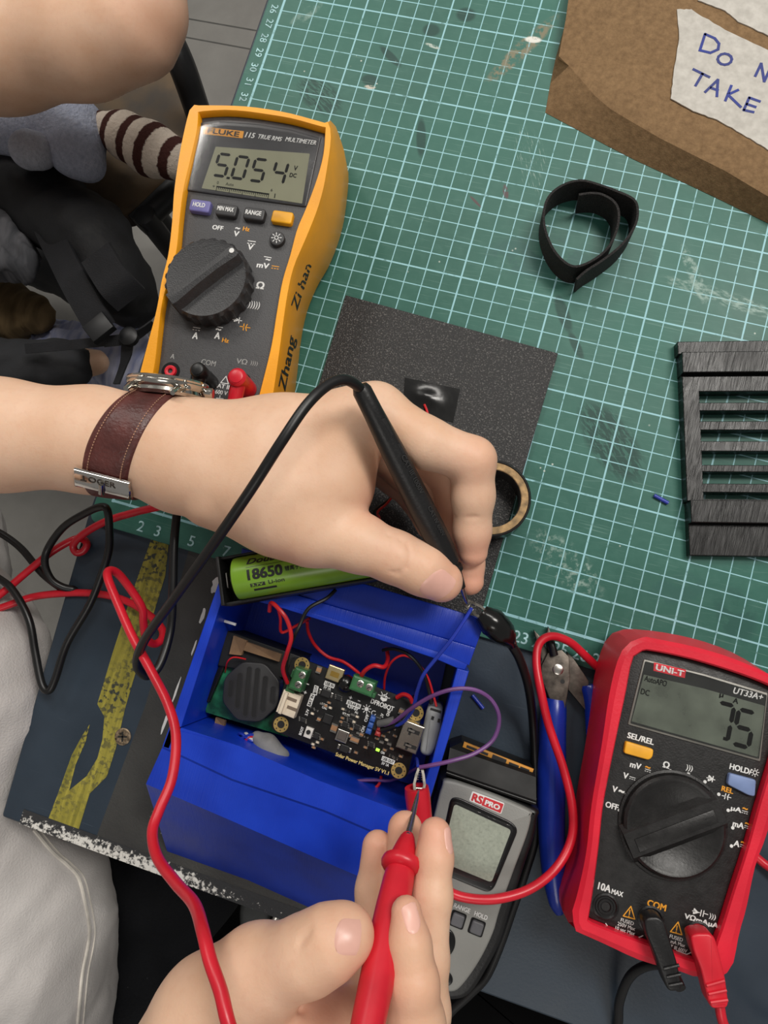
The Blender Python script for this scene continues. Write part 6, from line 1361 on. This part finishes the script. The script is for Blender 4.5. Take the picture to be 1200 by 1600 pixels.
for q in ((320, 225), (225, 335), (80, 100), (270, 90)): v = P(*q, zs); mesh('leg', tube([v, Vector((v.x, v.y, -75))], 1.2, 10), bkm, ch)
bag = thing('backpack', 'black backpack with loose straps and buckles on the floor beside the chair', 'backpack', P(100, 380, -75)); fab = mat('black_nylon', (19, 20, 23), .7, var=.15, bump=.4, bs=300)
V, F = autof([[(-60, 275, -32, 60), (55, 310, -31, 52), (130, 365, -30, 46), (182, 438, -32, 40), (212, 476, -35, 30)], [(-60, 330, -52, 80), (60, 380, -54, 56), (150, 450, -58, 44)]], .7, 4, 4, (.4, .35, 9), 5)
npmesh('bag_body', [(V, F)], fab, bag)
def band(pts, w, t, name, m_): 
    q = spl3([P(*p) for p in pts], 5); return mesh(name, strip(q, w, t, up=Vector((.5, .75, .3))), m_, bag)
strapm = mat('webbing', (24, 25, 29), .6, bump=.5, bs=900)
band(((62, 330, -27), (105, 420, -27), (138, 480, -28), (160, 515, -29)), 3.2, .3, 'strap', strapm); band(((150, 395, -25), (178, 440, -26), (205, 468, -28)), 3.6, .5, 'strap_pad', strapm)
band(((162, 535, -30), (205, 528, -30), (240, 505, -30)), 1.0, .2, 'strap', strapm); band(((200, 525, -30), (196, 560, -31), (182, 600, -31)), 1.2, .2, 'strap', strapm); band(((40, 545, -31), (120, 538, -30), (190, 530, -30)), 1.0, .2, 'strap', strapm)
mesh('buckle', obox(P(158, 515, -28.5), (1, -.7, 0), (.7, 1, 0), 2.2, 2.6, .8, .2), bkm, bag); mesh('buckle', lathe(P(204, 528, -30), (0, 0, 1), [(0, 1.0), (.6, 1.0), (.8, .7)], 14), bkm, bag)
# plush toy
toy = thing('plush_toy', 'pale blue-grey plush toy with a brown and cream striped tail on the chair', 'plush toy', P(80, 220, -33))
def m_plush(c1, c2):
    n = NT('plush_fur'); co = n.coord(); f = n.noise(co, 260, 4, .7); n.base(n.mix(n.ramp(f, .3, .7), c1, c2)); n.set(.95, spec=.1); n.bump(f, .8, .004); return n.m
V, F = autof([[(-20, 185, -27, 55), (40, 196, -27, 42), (95, 192, -27, 50), (125, 205, -27, 42)], [(95, 205, -26.5, 42), (122, 238, -26.5, 36), (142, 262, -27, 18)]], .35, 2, 1.2)
npmesh('toy_body', [(V, F)], m_plush((160, 168, 190), (192, 198, 216)), toy)
V, F = autof([[(46, 234, -25.0, 30), (60, 236, -25.0, 28)]], .3, 1, .5); npmesh('paw', [(V, F)], m_plush((166, 170, 184), (196, 200, 212)), toy)
ta, tb_ = P(150, 188, -27), P(285, 262, -27)
V, F = autof([[(160, 195, -27, 20), (195, 212, -27, 33), (235, 233, -27, 38), (268, 246, -27, 33)]], .3, 1, 1)
n = NT('striped_fur'); co = n.coord(); org_ = Vector(ORG[toy]); d_ = (tb_ - ta); L_ = d_.length; d_.normalize(); v_ = n.node('ShaderNodeVectorMath', operation='DOT_PRODUCT'); n.put(v_.inputs[0], co); v_.inputs[1].default_value = tuple(d_ * 100)
f = n.noise(co, 260, 4, .7); tt = n.math('ADD', n.math('ADD', v_.outputs['Value'], -(ta - org_).dot(d_)), n.math('MULTIPLY', f, .5)); w_ = n.math('SINE', n.math('MULTIPLY', tt, 2 * math.pi / (L_ / 4.6)))
n.base(n.mix(n.ramp(w_, .15, .45), n.mix(f, (206, 190, 174), (232, 220, 206)), (74, 46, 42))); n.set(.95, spec=.1); n.bump(f, .8, .004)
npmesh('tail', [(V, F)], n.m, toy)
# second person: bare forearm and dark trouser leg beside the chair
p2_ = thing('person', 'person seated beyond the mat, only a bare elbow and a dark trouser leg in view', 'person', (-30, 50, -75))
V1, F1 = autof([[(-260, 95, -15, 95), (0, 72, -14, 88), (130, 54, -13, 84), (205, 38, -12.5, 70), (226, 10, -12, 54), (200, -160, -9, 95)]], .4, 2, 2, None, 4)
V2, F2 = autof([[(60, 573, -36, 26), (100, 570, -36, 26), (150, 566, -37, 20)]], .45); V3, F3 = autof([[(-140, 575, -36, 46), (20, 576, -36, 42), (110, 570, -36, 38)]], .45, 2, 2, (.2, .5, 3))
npmesh('body', [(V1, F1), (V2, F2)], M['skin'], p2_, [(P(230, 30, -12), 3, .35)])
npmesh('trouser_leg', [(V3, F3)], mat('charcoal_trouser', (38, 39, 42), .85, bump=.4, bs=300), p2_)
def cloth(name, label, cat, js, c1, c2, h=.5, seed=1, amp=.35, fr=.8):
    js = [Q(*q) for q in js]; lo = [min(v[i] - r for v, r in js) - 2 for i in range(3)]; hi = [max(v[i] + r for v, r in js) + 2 for i in range(3)]
    F_ = Field(lo, hi, h); F_.chain(js, 2, 2, m=3); F_.wrinkle(amp, fr, seed); V, F = F_.mesh(); t = thing(name, label, cat, js[0][0])
    nn = NT(name + '_cloth'); co = nn.coord(); f = nn.noise(nn.mapv(co, rot=(0, 0, .5), sc=(60, 8, 8)), 2, 4); nn.base(nn.mix(nn.ramp(f, .35, .65), c1, c2)); nn.set(.9, spec=.1); nn.bump(f, .6, .004); npmesh('folded_cloth', [(V, F)], nn.m, t)
cloth('pale_cloth', 'pale lilac crumpled cloth hanging under the black straps', 'cloth', [(70, 540, -46, 40), (130, 560, -44, 46), (190, 560, -44, 48), (220, 590, -44, 46)], (150, 158, 196), (206, 208, 226), seed=5)
cloth('brown_bundle', 'brown fabric bundle at the left edge above the dark trouser leg', 'bundle', [(-60, 490, -40, 45), (10, 485, -40, 42), (50, 490, -40, 32)], (84, 70, 50), (112, 94, 68), seed=3, amp=.2)
cloth('grey_cloth', 'dark grey cloth at the left edge above the brown seat', 'cloth', [(-60, 340, -30, 50), (0, 385, -30, 45), (30, 405, -30, 30)], (72, 74, 78), (104, 104, 108), seed=8)
# grey chair base with a steel bolt below the bench edge
cb_ = thing('stool', 'grey stool edge with a steel bolt below the front of the bench', 'stool', P(430, 1440, -75))
mesh('stool_top', prism(rnd([P(*q, -23) for q in ((372, 1395), (560, 1440), (600, 1560), (420, 1560), (372, 1470))], 1.5, 4), -26, -23, .5), mat('stool_grey', (96, 98, 98), .5), cb_)
mesh('bolt', tube([P(436, 1422, -22.5), P(422, 1450, -22.5)], .45, 12), M['steel'], cb_); mesh('post', tube([P(480, 1500, -26), P(480, 1500, -26) + Vector((0, 0, -49))], 2.5, 14), M['dark_steel'], cb_)

cu = thing('chair', 'black filler block added to keep the space under the front edge of the bench dark, bottom of the frame', 'chair', P(800, 1600, -75)); blk = mat('dark_filler', (16, 16, 17), .9, spec=.1, bump=.4, bs=300)
mesh('dark_filler_block', prism(rnd([P(*q, -24) for q in ((640, 1440), (1100, 1560), (1400, 1750), (1300, 2100), (620, 2000))], 3, 5), -32, -24, 2.0), blk, cu)  # added black block and post; they keep the space under the bench dark
v = P(950, 1720, -32); mesh('filler_post', tube([v, Vector((v.x, v.y, -75))], 3, 14), bkm, cu)
